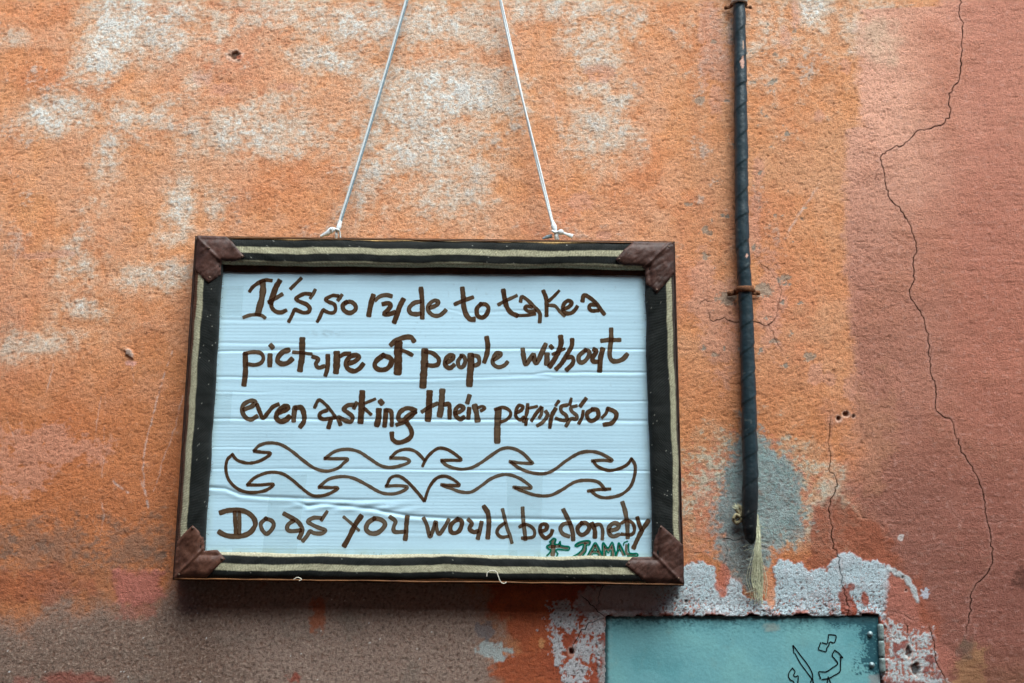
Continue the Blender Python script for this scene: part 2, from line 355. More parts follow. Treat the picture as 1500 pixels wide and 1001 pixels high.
    # ---- whitewash round the metal door
    ww = poly([(872, 905), (864, 884), (872, 862), (900, 852), (930, 854), (955, 842), (985, 838), (1010, 826), (1030, 822), (1048, 832), (1052, 858), (1062, 862), (1066, 844), (1082, 852), (1092, 876), (1124, 878), (1138, 850), (1130, 836), (1140, 818), (1160, 822), (1172, 824),
               (1186, 838), (1200, 832), (1212, 836), (1216, 822), (1228, 812), (1244, 808), (1262, 821), (1284, 822), (1304, 832), (1301, 868), (1296, 902), (1300, 1100), (880, 1100)])
    wz = ww+3.5*n12+2.5*n5+2*n30
    wear = sst(840, 905, Y)
    lowc = N(4.2, 2, 31, 1, 1, .6)
    mw = sst(-1.5, 2, wz)
    mix((166, 84, 60), sst(-6, 2, wz)*0.8)
    mix((180, 190, 184), mw*sst(-.95, -.7, lowc+.25*n12-.85*wear*sst(-.6, .5, n30)*0.9)*0.97, 0.7)
    mix((168, 164, 160), mw*sst(0.1, .7, n30+.4*n5)*0.45); mix((104, 100, 100), mw*sst(.35, .8, n5b+.6*grit+.35*n12)*.6*(.5+.5*wear)); mix((150, 92, 72), mw*sst(.5, .8, n12+.5*n5)*.55)
    mix((72, 52, 46), mw*sst(.42, .62, lowc+.35*n12+.35*wear-.15)*.8, -.5); mix((196, 194, 186), mw*sst(-.1, .6, n80+.5*n30)*.5)
    mix((158, 140, 128), mw*sst(1010, 930, X)*.75)
    mix((120, 84, 76), mw*wear*sst(0.25, .55, lowc)*0.8, -.7)
    mix((160, 78, 56), mw*sst(895, 903, Y+8*n30)*sst(-.2, .2, n30+n12*.5)*0.9, 0.8)
    mix((150, 66, 40), mw*sst(-.1, .2, ell(1240, 884, 11, 26, -20)+.4*n12)*0.9); mix((156, 70, 44), mw*sst(-.1, .2, ell(1267, 878, 6, 11)+.3*n12)*0.9)
    mix((156, 74, 50), mw*sst(-.1, .2, ell(1247, 860, 6, 6, 30)+.3*n12)*0.8)
    mix((205, 132, 90), sst(-.1, .2, ell(1126, 862, 9, 28, -8)+.35*n12)*0.9)
    mix((188, 104, 76), sst(-.1, .3, ell(1058, 850, 12, 24)+.6*n12)*0.9)
    # left of the door
    wl = np.maximum(np.maximum(ell(826, 904, 30, 28), ell(865, 915, 30, 20)), np.maximum(ell(860, 950, 26, 24), np.maximum(ell(818, 950, 12, 44, -8), ell(842, 985, 24, 24))))
    wl = np.minimum(wl, .5); wm = wl+.55*n12+.3*n5+.25*n30; WMK = sst(0.1, .3, wm)*(X < 892)*(Y > 860)
    mix((176, 158, 150), sst(-.1, .2, np.minimum(np.maximum(ell(872, 884, 30, 26), ell(905, 878, 60, 24)), .4)+.5*n12)*0.85, .4)
    mix((184, 178, 170), sst(0.14, .30, wm+.3*n5b)*sst(872, 884, Y)*(X < 892)*0.95, .4); mix((104, 76, 66), (X < 892)*sst(.14, .26, wm)*sst(.3, .7, n5b+.5*crumb)*.6)
    mix((40, 30, 28), (X < 892)*sst(0.3, .5, wm)*sst(.35, .6, lowc)*0.8, -1)
    # right of the door
    wr = poly([(1300, 902), (1316, 912), (1330, 930), (1362, 925), (1368, 960), (1360, 985), (1392, 1000), (1390, 1100), (1296, 1100)])
    wm = wr+10*n30+9*n12+4*n5; WMK = np.maximum(WMK, sst(-2, 3, wm))
    mix((176, 104, 82), sst(-8, 8, poly([(1302, 838), (1322, 848), (1342, 880), (1346, 905), (1372, 940), (1406, 965), (1380, 1000), (1296, 1000), (1299, 870)])+5*n12)*0.9, .2)
    mix((188, 190, 180), sst(-2, 3, wm+5*n5b)*sst(-.35, .1, lowc+.4*n30+.15)*0.95, .4)
    mix((140, 64, 48), sst(-2, 6, wm)*sst(.0, .35, n30+.6*n12-.1)*0.9)
    mix((120, 100, 92), sst(0, 6, wm)*sst(.4, .7, -crumb+.3*n12)*0.6, -.6)
    edge = line([(1303, 834), (1326, 846), (1336, 862), (1344, 880)], .8, 3); mix((186, 188, 178), sst(5, 2, edge+3*n12)*0.9, .6)
    mix((192, 196, 196), sst(0.1, .3, ell(1355, 870, 8, 8)+.8*n5)*.7)
    # tan/ochre spot and grime low right
    mix((172, 122, 78), sst(-.1, .4, ell(1418, 985, 28, 46, 15)+.6*n30+.4*n12)*0.75); mix((104, 82, 68), sst(0, .6, ell(1415, 950, 14, 26, 20)+.5*n12)*0.75)
    mix((128, 84, 58), rm*sst(930, 1010, Y+40*n80)*sst(1380, 1440, X)*0.6)
    mix((90, 52, 40), sst(0, .5, ell(1495, 850, 16, 20)+.6*n12)*0.8)
    mix((206, 188, 172), sst(0, .3, ell(1320, 788, 5, 6)+.5*n5)*0.9)
    # ---- relief
    rough = 1-0.45*rm*sst(1270, 1360, X)
    coarse = sst(0, 30, gz)
    calm = (1-.8*np.clip(np.maximum(mw, WMK), 0, 1))*(1-.45*sst(-5, 25, gz))
    H += 1.6*n200+0.7*n80+0.55*n30*rough+(0.17*n12+0.10*crumb-.30*sst(.05, .62, -crumb)-.12*sst(.3, .8, -N(9, 2, 27, .5, 1.1)))*rough*calm+0.22*hz*(0.4+.9*rm)-.30*level*(.15+.85*rm*sst(1290, 1380, X))+0.16*n5*calm+0.14*np.maximum(grit, 0)*2*coarse+.2*coarse*n5b
    mix((130, 70, 52), level*rm*sst(1290, 1380, X)*.35)
    H -= .3*pit2*rough; mix((118, 70, 48), pit2*rough*calm*.26)  # pits also darkened in colour, standing in for the shade inside them
    H -= .30*wire*rough*calm; mix((126, 74, 52), wire*rough*calm*.24)
    pits = sst(.55, .8, -n5-.5*n12+.15); H -= 0.35*pits*rough; mix((120, 72, 50), pits*0.28*rough)
    # ---- scratches
    for k, (pts, wd, a) in enumerate([([(252, 515), (235, 565), (224, 610), (213, 655), (210, 700), (217, 742)], 1.3, .7), ([(268, 580), (252, 640), (240, 670), (232, 700), (225, 720)], 1.0, .5), ([(78, 533), (72, 560), (68, 574)], 1, .6),
            ([(148, 582), (142, 620), (138, 650)], .9, .4), ([(166, 705), (178, 716), (188, 722)], 1.6, .9), ([(146, 728), (152, 752), (147, 785)], 1.0, .5), ([(205, 700), (214, 726), (217, 744)], 1.5, .6), ([(10, 612), (20, 640)], 1.1, .5),
            ([(520, 330), (530, 260), (545, 210)], 1.2, .4), ([(810, 150), (822, 210), (830, 280)], 1, .35), ([(700, 230), (698, 275)], 1, .4), ([(28, 350), (18, 400)], 1, .35), ([(1200, 270), (1180, 300), (1160, 330), (1150, 350)], 2.2, .55),
            ([(440, 120), (470, 60), (480, 40)], 1.2, .3), ([(905, 240), (900, 290)], 1, .3), ([(192, 515), (196, 560)], .8, .3), ([(155, 560), (153, 640), (150, 700)], .8, .35)]):
        d = line(pts, .6, k); mix((216, 200, 184), np.exp(-(d/(.8*wd))**2)*a*.65*sst(-.5, .4, n12+.1), -.15)
    # ---- cracks
    CR = []
    Z6 = lambda p: [(x/2.86+1180, y/2.86) for x, y in p]; Z7 = lambda p: [(x/2.86+1180, y/2.86+350) for x, y in p]
    Z8 = lambda p: [(x/3.325+1180, y/3.325+700) for x, y in p]; ZC = lambda p: [(x/2.86+1000, y/2.86+350) for x, y in p]
    main = Z6([(652, -60), (650, 0), (642, 40), (655, 100), (652, 200), (650, 260), (645, 330), (605, 385), (600, 430), (605, 480), (580, 510), (540, 535), (480, 548), (440, 578), (405, 608), (365, 617), (325, 640), (315, 665), (320, 690), (330, 740), (340, 790), (360, 840), (400, 880), (430, 930), (445, 970)]) \
        + Z7([(458, 0), (465, 50), (452, 90), (455, 150), (435, 240), (480, 300), (500, 360), (515, 430), (522, 495), (525, 560), (545, 620), (548, 680), (545, 705), (570, 740), (610, 760), (630, 820), (650, 880), (690, 950)]) \
        + Z8([(838, 0), (865, 90), (880, 200), (900, 240), (900, 300), (910, 380), (905, 420), (880, 470), (820, 530), (805, 580), (800, 660), (782, 760)])
    sec = Z7([(105, 750), (100, 850), (105, 920)])+Z8([(120, -40), (145, 0), (150, 50), (115, 130), (125, 220), (130, 310), (155, 370), (165, 440), (185, 540), (205, 620), (205, 680)])
    for k, (pts, wd, a, dep) in enumerate([(main, .95, .92, 1.2), (sec, .85, .85, 1.0), (Z6([(318, 690), (300, 720), (290, 750), (310, 780)]), .8, .5, .4), (Z7([(520, 430), (528, 470), (522, 500)]), .7, .5, .4),
            (ZC([(70, 278), (80, 256), (125, 262)]), 1.1, .8, .8), (ZC([(105, 305), (125, 340), (160, 335), (230, 352), (300, 345), (350, 362), (395, 325)]), 1.1, .85, .8), (ZC([(395, 325), (400, 280), (415, 215), (385, 155), (340, 110), (310, 70)]), .8, .55, .5),
            (ZC([(360, 362), (385, 420), (420, 470)]), 1.0, .6, .6), (ZC([(340, 110), (370, 130)]), .9, .6, .5), (Z8([(880, 215), (930, 215), (970, 205)]), .9, .5, .5), (Z8([(700, 120), (720, 170), (760, 205)]), .8, .35, .4),
            (Z8([(590, 340), (650, 335), (720, 345)]), .8, .35, .4), (Z8([(390, 660), (440, 650), (500, 680), (540, 690)]), 1.1, .6, .6), (Z8([(480, 690), (500, 750), (520, 810)]), 1.1, .7, .6), (Z8([(600, 720), (620, 790), (640, 900), (690, 1000)]), 1.3, .7, .6),
            ([(1052, 788), (1070, 792), (1090, 789)], 1.0, .7, .5), ([(1113, 800), (1126, 803)], 1.2, .8, .5), ([(1060, 795), (1066, 810), (1060, 830)], .9, .5, .5),
            ([(888, 905), (872, 892), (860, 880), (850, 872)], 1.1, .8, .7), ([(838, 950), (845, 935), (862, 915), (884, 905)], 1.1, .7, .7), ([(875, 893), (878, 870), (890, 850)], 1.0, .6, .5)]):
        CR.append((pts, wd, a, k+40)); d = line(pts, 1.1, k+40); m = np.exp(-(d/wd)**2); mix((60, 36, 28), m*a*.45, -dep*.5); mix((206, 150, 128), np.exp(-((d-2.6)/1.3)**2)*.16)
    # ---- holes and lumps
    for cx, cy, rx, ry, dep in [(344, 82, 9, 7, 5), (1228, 613, 4, 5, 5), (1239, 607, 5, 4, 4), (1250, 610, 2.5, 2.5, 3), (837, 955, 4, 6, 7), (1342, 981, 7, 10, 6), (1330, 955, 5, 10, 4), (1322, 846, 2.5, 2.5, 2), (1327, 865, 2, 2, 2), (1005, 881, 3, 2.5, 3), (991, 876, 2.5, 2.5, 2)]:
        e = ell(cx, cy, rx*1.05, ry*1.05)+.35*n12+.2*n5; m = sst(0, .45, e); mix((44, 30, 26), m*0.75, -dep)
        mix((220, 196, 172), sst(-.5, -.1, e)*(1-m)*.3, 0)
    mix((170, 90, 60), sst(0, .4, ell(350, 84, 6, 5)+.3*n12)*.8, 2.5)
    e = ell(190, 518, 10, 6, 55); mix((176, 152, 132), sst(0, .5, e+.4*n5)*.8, 4.0); mix((214, 150, 130), sst(0, .5, ell(192, 532, 10, 5)+.4*n12)*.7)
    # ---- broken lip round the metal door, and the pocket behind it
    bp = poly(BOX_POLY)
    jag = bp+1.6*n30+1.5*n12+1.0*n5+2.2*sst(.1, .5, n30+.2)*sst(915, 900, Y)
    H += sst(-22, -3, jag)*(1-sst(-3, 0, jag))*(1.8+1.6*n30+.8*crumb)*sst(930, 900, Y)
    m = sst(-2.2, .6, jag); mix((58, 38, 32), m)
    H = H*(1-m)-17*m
    # keep the plaster from burying things beyond the picture
    rowz = (Zw < 1.34) | (Zw > 2.39) | (np.abs(Xw) > .81)
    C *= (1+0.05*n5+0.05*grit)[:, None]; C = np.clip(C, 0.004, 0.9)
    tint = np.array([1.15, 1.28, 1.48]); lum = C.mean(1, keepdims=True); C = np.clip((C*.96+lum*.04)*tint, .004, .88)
    Vt = np.stack([Xw, -H*0.001, Zw], -1)
    m_, nt, b = new_mat('weathered_plaster', 0.95, spec=0.12)
    a = attr_color(nt); f = noise_node(nt, 420, 5, 0.7); g = noise_node(nt, 700, 3, 0.75)
    c = mixc(nt, 1.0, a.outputs['Color'], ramp(nt, f, [(0.3, (0.89, 0.88, 0.87)), (0.7, (1.10, 1.11, 1.11))]), 'MULTIPLY'); c = mixc(nt, 1.0, c, ramp(nt, g, [(0.3, (0.80, 0.78, 0.77)), (0.5, (1, 1, 1)), (0.72, (1.14, 1.15, 1.15))]), 'MULTIPLY')
    nt.links.new(c, b.inputs['Base Color'])
    p = add_bump(nt, b, f, 0.8, 0.0018); add_bump(nt, b, g, 0.9, 0.0011, p)
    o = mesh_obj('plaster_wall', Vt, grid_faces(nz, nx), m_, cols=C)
    o['label'] = 'weathered orange plaster wall, peeling and cracked, behind the hanging sign'; o['category'] = 'wall'; o['kind'] = 'thing'
    # crack gaps: ragged black strips laid on the surface, their shade as colour
    mk, nt, b = new_mat('crack_shadow', 1.0, (.012, .007, .005), .0)
    Hg = (H*0.001).reshape(nz, nx)
    def hat(x, z):
        i = np.clip(np.searchsorted(xs, x)-1, 0, nx-2); j = np.clip(np.searchsorted(zs, z)-1, 0, nz-2)
        return np.maximum(np.maximum(Hg[j, i], Hg[j, i+1]), np.maximum(Hg[j+1, i], Hg[j+1, i+1]))
    for pts, wd, a, sd in CR:
        q = crom(pts, 5); r = np.random.RandomState(sd+100); q = q+r.randn(*q.shape)*1.1; q[0], q[-1] = pts[0], pts[-1]
        dd = np.r_[0, np.cumsum(np.linalg.norm(np.diff(q, axis=0), axis=1))]; s = np.arange(0, dd[-1], .9); q = np.stack([np.interp(s, dd, q[:, 0]), np.interp(s, dd, q[:, 1])], -1)
        q = q+.45*np.stack([fbm(s, 0*s+sd, 3.5, 2, 3), fbm(s, 0*s+sd+7., 3.5, 2, 4)], -1)
        t = np.gradient(q, axis=0); t /= np.linalg.norm(t, axis=1)[:, None]+1e-9; nr = np.stack([-t[:, 1], t[:, 0]], -1)
        wv = np.clip(.62*wd*a*a*(1+.75*fbm(s, 0*s+sd*3., 26, 3, 5)+.5*fbm(s, 0*s+sd, 5, 2, 6)), .08, 3)*np.minimum(1, np.minimum(s+2, s[-1]-s+2)/14)
        wv += 1.3*wd*sst(.86, 1.15, fbm(s, 0*s+sd*5., 14, 2, 7))*a
        G = np.concatenate([q-nr*wv[:, None], q+nr*wv[:, None]]); pp = P(G[:, 0], G[:, 1], 0.0); y = -hat(pp[:, 0], pp[:, 2])-.0001; pp = P(G[:, 0], G[:, 1], y)
        n_ = len(q); Fk = [(i, i+1, n_+i+1, n_+i) for i in range(n_-1)]; mesh_obj('crack', pp, Fk, mk, o)
    return o
build_wall()

# ---- unseen rest of the alley: paving, and a wall added to shape the light
m_, nt, b = new_mat('alley_paving', 0.9); f = noise_node(nt, 9, 6, .65); nt.links.new(ramp(nt, f, [(.3, (.05, .042, .036)), (.7, (.12, .10, .085))]), b.inputs['Base Color']); add_bump(nt, b, f, .5, .01)
g = np.array([(x, y, 0.0) for y in (-14, 40) for x in (-40, 40)], float); o = mesh_obj('ground', g, [(0, 1, 3, 2)], m_, smooth=False); o['kind'] = 'structure'
m_, nt, b = new_mat('facing_plaster', 0.95); f = noise_node(nt, 4, 8, .65); nt.links.new(ramp(nt, f, [(.3, (.09, .065, .05)), (.7, (.18, .13, .10))]), b.inputs['Base Color']); add_bump(nt, b, f, .6, .02)
OPP_H = 4.55  # height set so the wall's soft shadow dims the lower plaster
V, Fc = box((0, -2.85, OPP_H/2+.0), (14, .3, OPP_H)); o = mesh_obj('facing_wall', V, Fc, m_, smooth=False); o['kind'] = 'structure'
# ================================================================ THE HANGING SIGN
YC, YF = -0.026, -0.0405         # card surface, front of the frame
sign = thing('hanging_sign', 'hand-lettered cardboard sign in a striped cloth frame with leather corners, hanging by white cords', 'sign', tuple(P(630, 853, -0.02)))
OUT = np.array([(289, 348), (986, 356), (1000, 856), (256, 848)], float)      # TL TR BR BL
INN = np.array([(327, 388), (944, 396), (956, 816), (301, 809)], float)

# ---- materials
def cloth_mat():
    m, nt, b = new_mat('striped_cloth', 0.92, spec=0.15)
    a = attr_color(nt); at = node(nt, 'ShaderNodeAttribute'); at.attribute_name = 'su'; av = node(nt, 'ShaderNodeAttribute'); av.attribute_name = 'sv'
    def s(sock, k, ph=0.0):
        mu = node(nt, 'ShaderNodeMath', operation='MULTIPLY'); mu.inputs[1].default_value = k; nt.links.new(sock, mu.inputs[0])
        si = node(nt, 'ShaderNodeMath', operation='SINE'); nt.links.new(mu.outputs[0], si.inputs[0]); return si.outputs[0]
    pr = node(nt, 'ShaderNodeMath', operation='MULTIPLY'); nt.links.new(s(at.outputs['Fac'], 2*math.pi/2.5), pr.inputs[0]); nt.links.new(s(av.outputs['Fac'], 2*math.pi/2.9), pr.inputs[1])
    mr = node(nt, 'ShaderNodeMapRange'); mr.inputs[1].default_value = -1; mr.inputs[2].default_value = 1; nt.links.new(pr.outputs[0], mr.inputs[0])
    f = noise_node(nt, 700, 3, .7)
    c = mixc(nt, 1.0, a.outputs['Color'], ramp(nt, mr.outputs[0], [(0, (.66, .66, .66)), (1, (1.22, 1.22, 1.22))]), 'MULTIPLY')
    c = mixc(nt, 1.0, c, ramp(nt, f, [(.3, (.75, .75, .75)), (.7, (1.2, 1.2, 1.2))]), 'MULTIPLY')
    nt.links.new(c, b.inputs['Base Color'])
    p = add_bump(nt, b, mr.outputs[0], .7, .0007); add_bump(nt, b, f, .5, .0006, p)
    b.inputs['Sheen Weight'].default_value = 0.08
    return m
CLOTH = cloth_mat()
def leather_mat(name, c0, c1, rough=.5):
    m, nt, b = new_mat(name, rough, spec=.28); f = noise_node(nt, 60, 6, .7); g = noise_node(nt, 500, 3, .6)
    c = ramp(nt, f, [(.3, c0), (.72, c1)]); c = mixc(nt, 1.0, c, ramp(nt, g, [(.3, (.8,)*3), (.7, (1.15,)*3)]), 'MULTIPLY')
    nt.links.new(c, b.inputs['Base Color']); p = add_bump(nt, b, f, .35, .002); add_bump(nt, b, g, .4, .0004, p); return m
LEATHER = leather_mat('brown_leather', (.030, .013, .009), (.105, .046, .034), .52)
LEATHER2 = leather_mat('reddish_leather', (.045, .016, .010), (.14, .060, .038), .5)
EDGE = leather_mat('tan_edge', (.07, .026, .009), (.26, .11, .035), .5)
DARKEDGE = leather_mat('dark_edge', (.014, .006, .004), (.05, .02, .012), .6)

BLACK, BEIGE, TAN, BROWN, CREAM = lin((21, 25, 23)), lin((184, 180, 150)), lin((164, 134, 84)), lin((96, 56, 34)), lin((172, 165, 140))
def prof(t):       # depth of the padded rail across its width
    return YC-0.002+(YF-YC+0.002)*np.power(np.clip(1-(2*t-1)**4, 0, 1), .55)
def rail(k):
    o0, o1, i0, i1 = OUT[k], OUT[(k+1) % 4], INN[k], INN[(k+1) % 4]
    n = int(np.linalg.norm(o1-o0)/1.6); s = np.linspace(0, 1, n)[:, None]
    tt = np.r_[0, 0, np.linspace(0, 1, 39), 1][None, :]; nt_ = tt.shape[1]
    A = o0+(o1-o0)*s[..., None]; B = i0+(i1-i0)*s[..., None]
    L = np.linalg.norm(o1-o0); W = 38.0
    w1 = fbm(s*L, s*0+k*50, 60, 3, k+3)[:, :, None]; w2 = fbm(s*L, s*0+k*50+9, 110, 3, k+30)[:, :, None]
    tw = np.clip(tt[..., None], 0, 1)
    PX = A+(B-A)*tw + 0
    nrm = (B-A)/np.linalg.norm(B-A, axis=2, keepdims=True)
    PX = PX+nrm*(1.2*w1*(1-tw)+2.2*w2*tw*(tw > .5))       # uneven edges
    D = prof(tt)+0*s; D = D+0.0010*fbm(s*L+0*tt, tt*38+0*s, 30, 3, k+5)
    back = np.array([-0.010]+[-0.022]+[np.nan]*39+[YC+0.0012]); ov = ~np.isnan(back)
    D[:, ov] = back[ov]
    V = P(PX[..., 0].ravel(), PX[..., 1].ravel(), D.ravel())
    # stripes woven along the rail
    sx = (s*L+0*tt); th = tt+0*s
    wob = 0.050*fbm(sx, 0*sx+k*7, 95, 3, k+11)+0.006*fbm(sx, 0*sx+k*7, 14, 2, k+12)+0.006*fbm(sx*1.0, th*38, 2.6, 1, 13)
    q = th+wob
    def pick(stops):
        c = np.zeros(th.shape+(3,)); c[:] = stops[0][1]
        for t0, cc in stops[1:]: k_ = sst(t0-.02, t0+.02, q)[..., None]; c = c*(1-k_)+np.asarray(cc)*k_
        return c
    if k == 0: c = pick([(0, TAN), (.045, BLACK), (.33, BEIGE), (.54, BLACK), (.82, BEIGE*.95)])
    elif k == 2: c = pick([(0, lin((150, 120, 84))), (.07, BLACK), (.34, BEIGE), (.58, BLACK), (.88, CREAM)])
    elif k == 3: c = pick([(0, BROWN), (.10, BEIGE*.85), (.31, BLACK)])
    else: c = pick([(0, DARK := lin((48, 32, 24))), (.07, BEIGE*.78), (.25, BLACK)])
    inner = (np.arange(nt_) == nt_-1)
    c[:, inner] = BROWN*.8 if k != 2 else CREAM*.8
    c[:, :2] = BROWN*.7
    if k == 2:          # lower edge: black on the left, brown twill on the right
        lf = (sx > 420)[..., None] & (q < .11)[..., None]; c = np.where(lf, lin((36, 34, 30)), c)
    c = c*(1+.30*fbm(sx+k*13, th*38*1.6, 2.8, 1, 6)+.16*fbm(sx, th*38, 4.4, 2, 14))[..., None]; c = np.clip(c, .004, .9)
    lint = (np.random.RandomState(k+60).rand(*th.shape) < .0022)[..., None]; isb = (c.sum(-1) < .12)[..., None]; c = np.where(lint & isb, lin((150, 150, 140)), c)
    dust = np.clip(fbm(sx, th*38, 40, 3, 23)*.5+.3, 0, 1)[..., None]*.02; c = c+dust*isb
    return mesh_obj('fabric_rail', V, grid_faces(n, nt_), CLOTH, sign, cols=c.reshape(-1, 3), attrs={'su': sx.ravel(), 'sv': (th*38).ravel()})
for k in range(4): rail(k)

# ---- backing board and tan piping round the edge
bo = OUT+np.array([(-3, -2), (2.5, -2), (2, 2.5), (-3, 2)])
f4 = P(bo[:, 0], bo[:, 1], -0.0215); b4 = f4.copy(); b4[:, 1] = -0.004
mesh_obj('backing_board', np.vstack([f4, b4]), [(0, 1, 2, 3), (7, 6, 5, 4), (0, 4, 5, 1), (1, 5, 6, 2), (2, 6, 7, 3), (3, 7, 4, 0)], DARKEDGE, sign, smooth=False)
for k, (mt, r, yy) in enumerate([(EDGE, .0011, -.0365), (DARKEDGE, .0012, -.032), (EDGE, .0011, -.0385), (DARKEDGE, .0015, -.033)]):
    a, b_ = OUT[k], OUT[(k+1) % 4]; s = np.linspace(0.0, 1.0, 140); off = {0: (0, .2), 1: (.8, 0), 2: (0, .2), 3: (-1.2, 0)}[k]
    pts = a+(b_-a)*s[:, None]+np.array(off); wv = .9*fbm(s*700, 0*s+k*31., 70, 3, k+40)
    pts[:, 1 if k in (0, 2) else 0] += wv
    V, Fc = tube(P(pts[:, 0], pts[:, 1], yy+.0008*fbm(s*700, 0*s, 50, 2, 3)), r*(1+.35*fbm(s*700, 0*s+3., 60, 2, k+9)), 6)
    mesh_obj('piping', V, Fc, mt, sign)

# ---- leather corners
def d_out(px, py): return poly_sd(px, py, OUT)
PATCH = [
    [(289, 345), (331, 346.5), (340, 354), (348, 364), (358, 376), (349, 381), (339, 384), (331, 383), (325, 381), (323.5, 390), (323, 403), (314, 409), (305, 414.5), (295, 405), (286, 395), (287, 370)],
    [(928, 354), (955, 355), (983, 355.5), (987, 359), (987.5, 400), (976, 415), (962, 429.5), (954, 422), (946, 416), (945.5, 404), (945, 394), (936, 390.5), (914, 389.5), (907, 386), (902, 380.5), (914, 366)],
    [(968, 769), (984, 783), (1001, 799), (1001.5, 830), (1001, 856), (975, 856), (948, 855), (934, 843), (916, 828), (921, 821), (927, 816), (942, 816), (955, 816), (957, 808), (957.5, 795), (962, 780)],
    [(282, 770), (291, 778), (298, 787), (299, 798), (299, 807), (309, 806), (318, 805.5), (324, 812), (330, 819), (316, 832), (302, 847), (280, 848), (255, 848.5), (256, 820), (259, 794), (270, 781)]]
def corner(k):
    poly = PATCH[k]; n = len(poly); bp = []
    for i in range(n):
        a, b_ = np.array(poly[i]), np.array(poly[(i+1) % n]); m = max(1, int(np.linalg.norm(b_-a)/1.6))
        for j in range(m): bp.append(a+(b_-a)*j/m)
    bp = np.array(bp); xs, ys = np.meshgrid(np.arange(bp[:, 0].min(), bp[:, 0].max(), 1.5), np.arange(bp[:, 1].min(), bp[:, 1].max(), 1.5))
    xs, ys = xs.ravel(), ys.ravel(); ins = poly_sd(xs, ys, bp) > 1.0; pts = np.vstack([bp, np.stack([xs[ins], ys[ins]], -1)])
    vo, ed, fo, *_ = delaunay_2d_cdt([Vector(p) for p in pts], [], [list(range(len(bp)))], 1, 1e-5)
    q = np.array([tuple(v) for v in vo]); d = d_out(q[:, 0], q[:, 1]); t = np.clip(d/38.0, 0.0, 1)
    e = poly_sd(q[:, 0], q[:, 1], bp)
    dep = np.minimum(prof(np.clip(t, .07, .93)), -.0368+.0*t)-.0022
    dep = dep-.0014*fbm(q[:, 0], q[:, 1], 26, 3, k+2)-.0009*np.abs(fbm(q[:, 0]+q[:, 1], (q[:, 1]-q[:, 0])*.35, 14, 2, k+8))+.0012*sst(3, 0, e)
    dep = dep-.0016*np.exp(-(((q[:, 0]-bp[:, 0].mean())+(q[:, 1]-bp[:, 1].mean())*(1 if k in (1, 3) else -1))/3.0)**2)
    top = P(q[:, 0], q[:, 1], dep); bot = top.copy(); nb = len(bp)
    outer = d < 3.5; bot[:, 1] = np.where(outer, -.014, top[:, 1]+.0022)
    faces = [tuple(f) for f in fo]
    # orient to the camera, then give the leather its thickness along the rim
    V = np.vstack([top, bot]); nT = len(top); Fs = []
    for f in faces:
        a, b_, c = top[f[0]], top[f[1]], top[f[2]]
        if np.cross(b_-a, c-a)[1] > 0: f = f[::-1]
        Fs.append(f)
    cnt = {}
    for f in Fs:
        for i in range(3): cnt[(f[i], f[(i+1) % 3])] = 1
    for (i, j) in list(cnt):
        if (j, i) not in cnt: Fs.append((i, i+nT, j+nT, j))
    used = sorted({i for f in Fs for i in f}); rm_ = {u: i for i, u in enumerate(used)}
    V = V[used]; Fs = [tuple(rm_[i] for i in f) for f in Fs]
    o = mesh_obj('corner_patch', V, Fs, LEATHER2 if k == 3 else LEATHER, sign, smooth=True)
    return o, q, dep
TACKS = [[(306, 364), (355, 376), (307, 407)], [(907, 380), (962, 425), (979, 362)], [(968, 773), (921, 826), (994, 848)], [(282, 774), (325, 819), (262, 842)]]
TACKM, nt, b = new_mat('tack_metal', .45, (.10, .07, .055), .5, .8); f = noise_node(nt, 800, 3); nt.links.new(ramp(nt, f, [(.3, (.03, .02, .015)), (.7, (.16, .10, .07))]), b.inputs['Base Color'])
for k in range(4):
    o, q, dep = corner(k)
    for (tx, ty) in TACKS[k]:
        i = np.argmin((q[:, 0]-tx)**2+(q[:, 1]-ty)**2); V, Fc = dome(P(tx, ty, dep[i]+.0004), .0021, .0014, seg=10, rings=3); mesh_obj('tack', V, Fc, TACKM, o)

# ---- cardboard with folds and flutes
CREASE = [([(318, 469.5), (385, 470), (470, 471), (560, 470)], [.30, .25, .12, 0], 1.6), ([(318, 503), (440, 504), (470, 505)], [.3, .25, 0], 1.6), ([(316, 515), (440, 513), (520, 511), (620, 511), (950, 512)], [.5, .42, .3, .5, .45], 1.8),
          ([(314, 552.5), (380, 553), (600, 556), (800, 551), (812, 551)], [.4, .4, .35, .3, 0], 1.8), ([(590, 551), (780, 549), (800, 546), (952, 546)], [0, .3, .5, .5], 1.8), ([(312, 574), (370, 575), (420, 574)], [.3, .25, 0], 1.5), ([(780, 590), (850, 589), (953, 588)], [0, .3, .3], 1.5),
          ([(311, 613.5), (400, 614), (620, 614.5), (800, 616), (953, 617)], [.5, .5, .6, .55, .45], 2.0), ([(308, 687), (500, 687), (700, 689), (953, 690)], [.25, .35, .4, .45], 1.6),
          ([(304, 714), (330, 716), (352, 725), (400, 729), (520, 733), (620, 731)], [.9, .7, .7, .9, .6, 0], 2.4), ([(425, 733), (452, 741), (470, 738), (500, 741), (540, 745), (597, 756), (660, 760), (800, 761), (956, 762)], [0, .8, .5, .8, .9, 1.0, .9, .8, .8], 2.6),
          ([(318, 408), (500, 411), (950, 413)], [0, .12, 0], 2.0), ([(600, 440), (680, 459), (760, 456), (950, 458)], [0, .2, .25, .12], 1.6), ([(310, 655), (360, 655), (450, 652)], [.2, .2, 0], 1.4), ([(310, 778), (450, 780), (955, 784)], [.1, .15, .15], 1.6)]
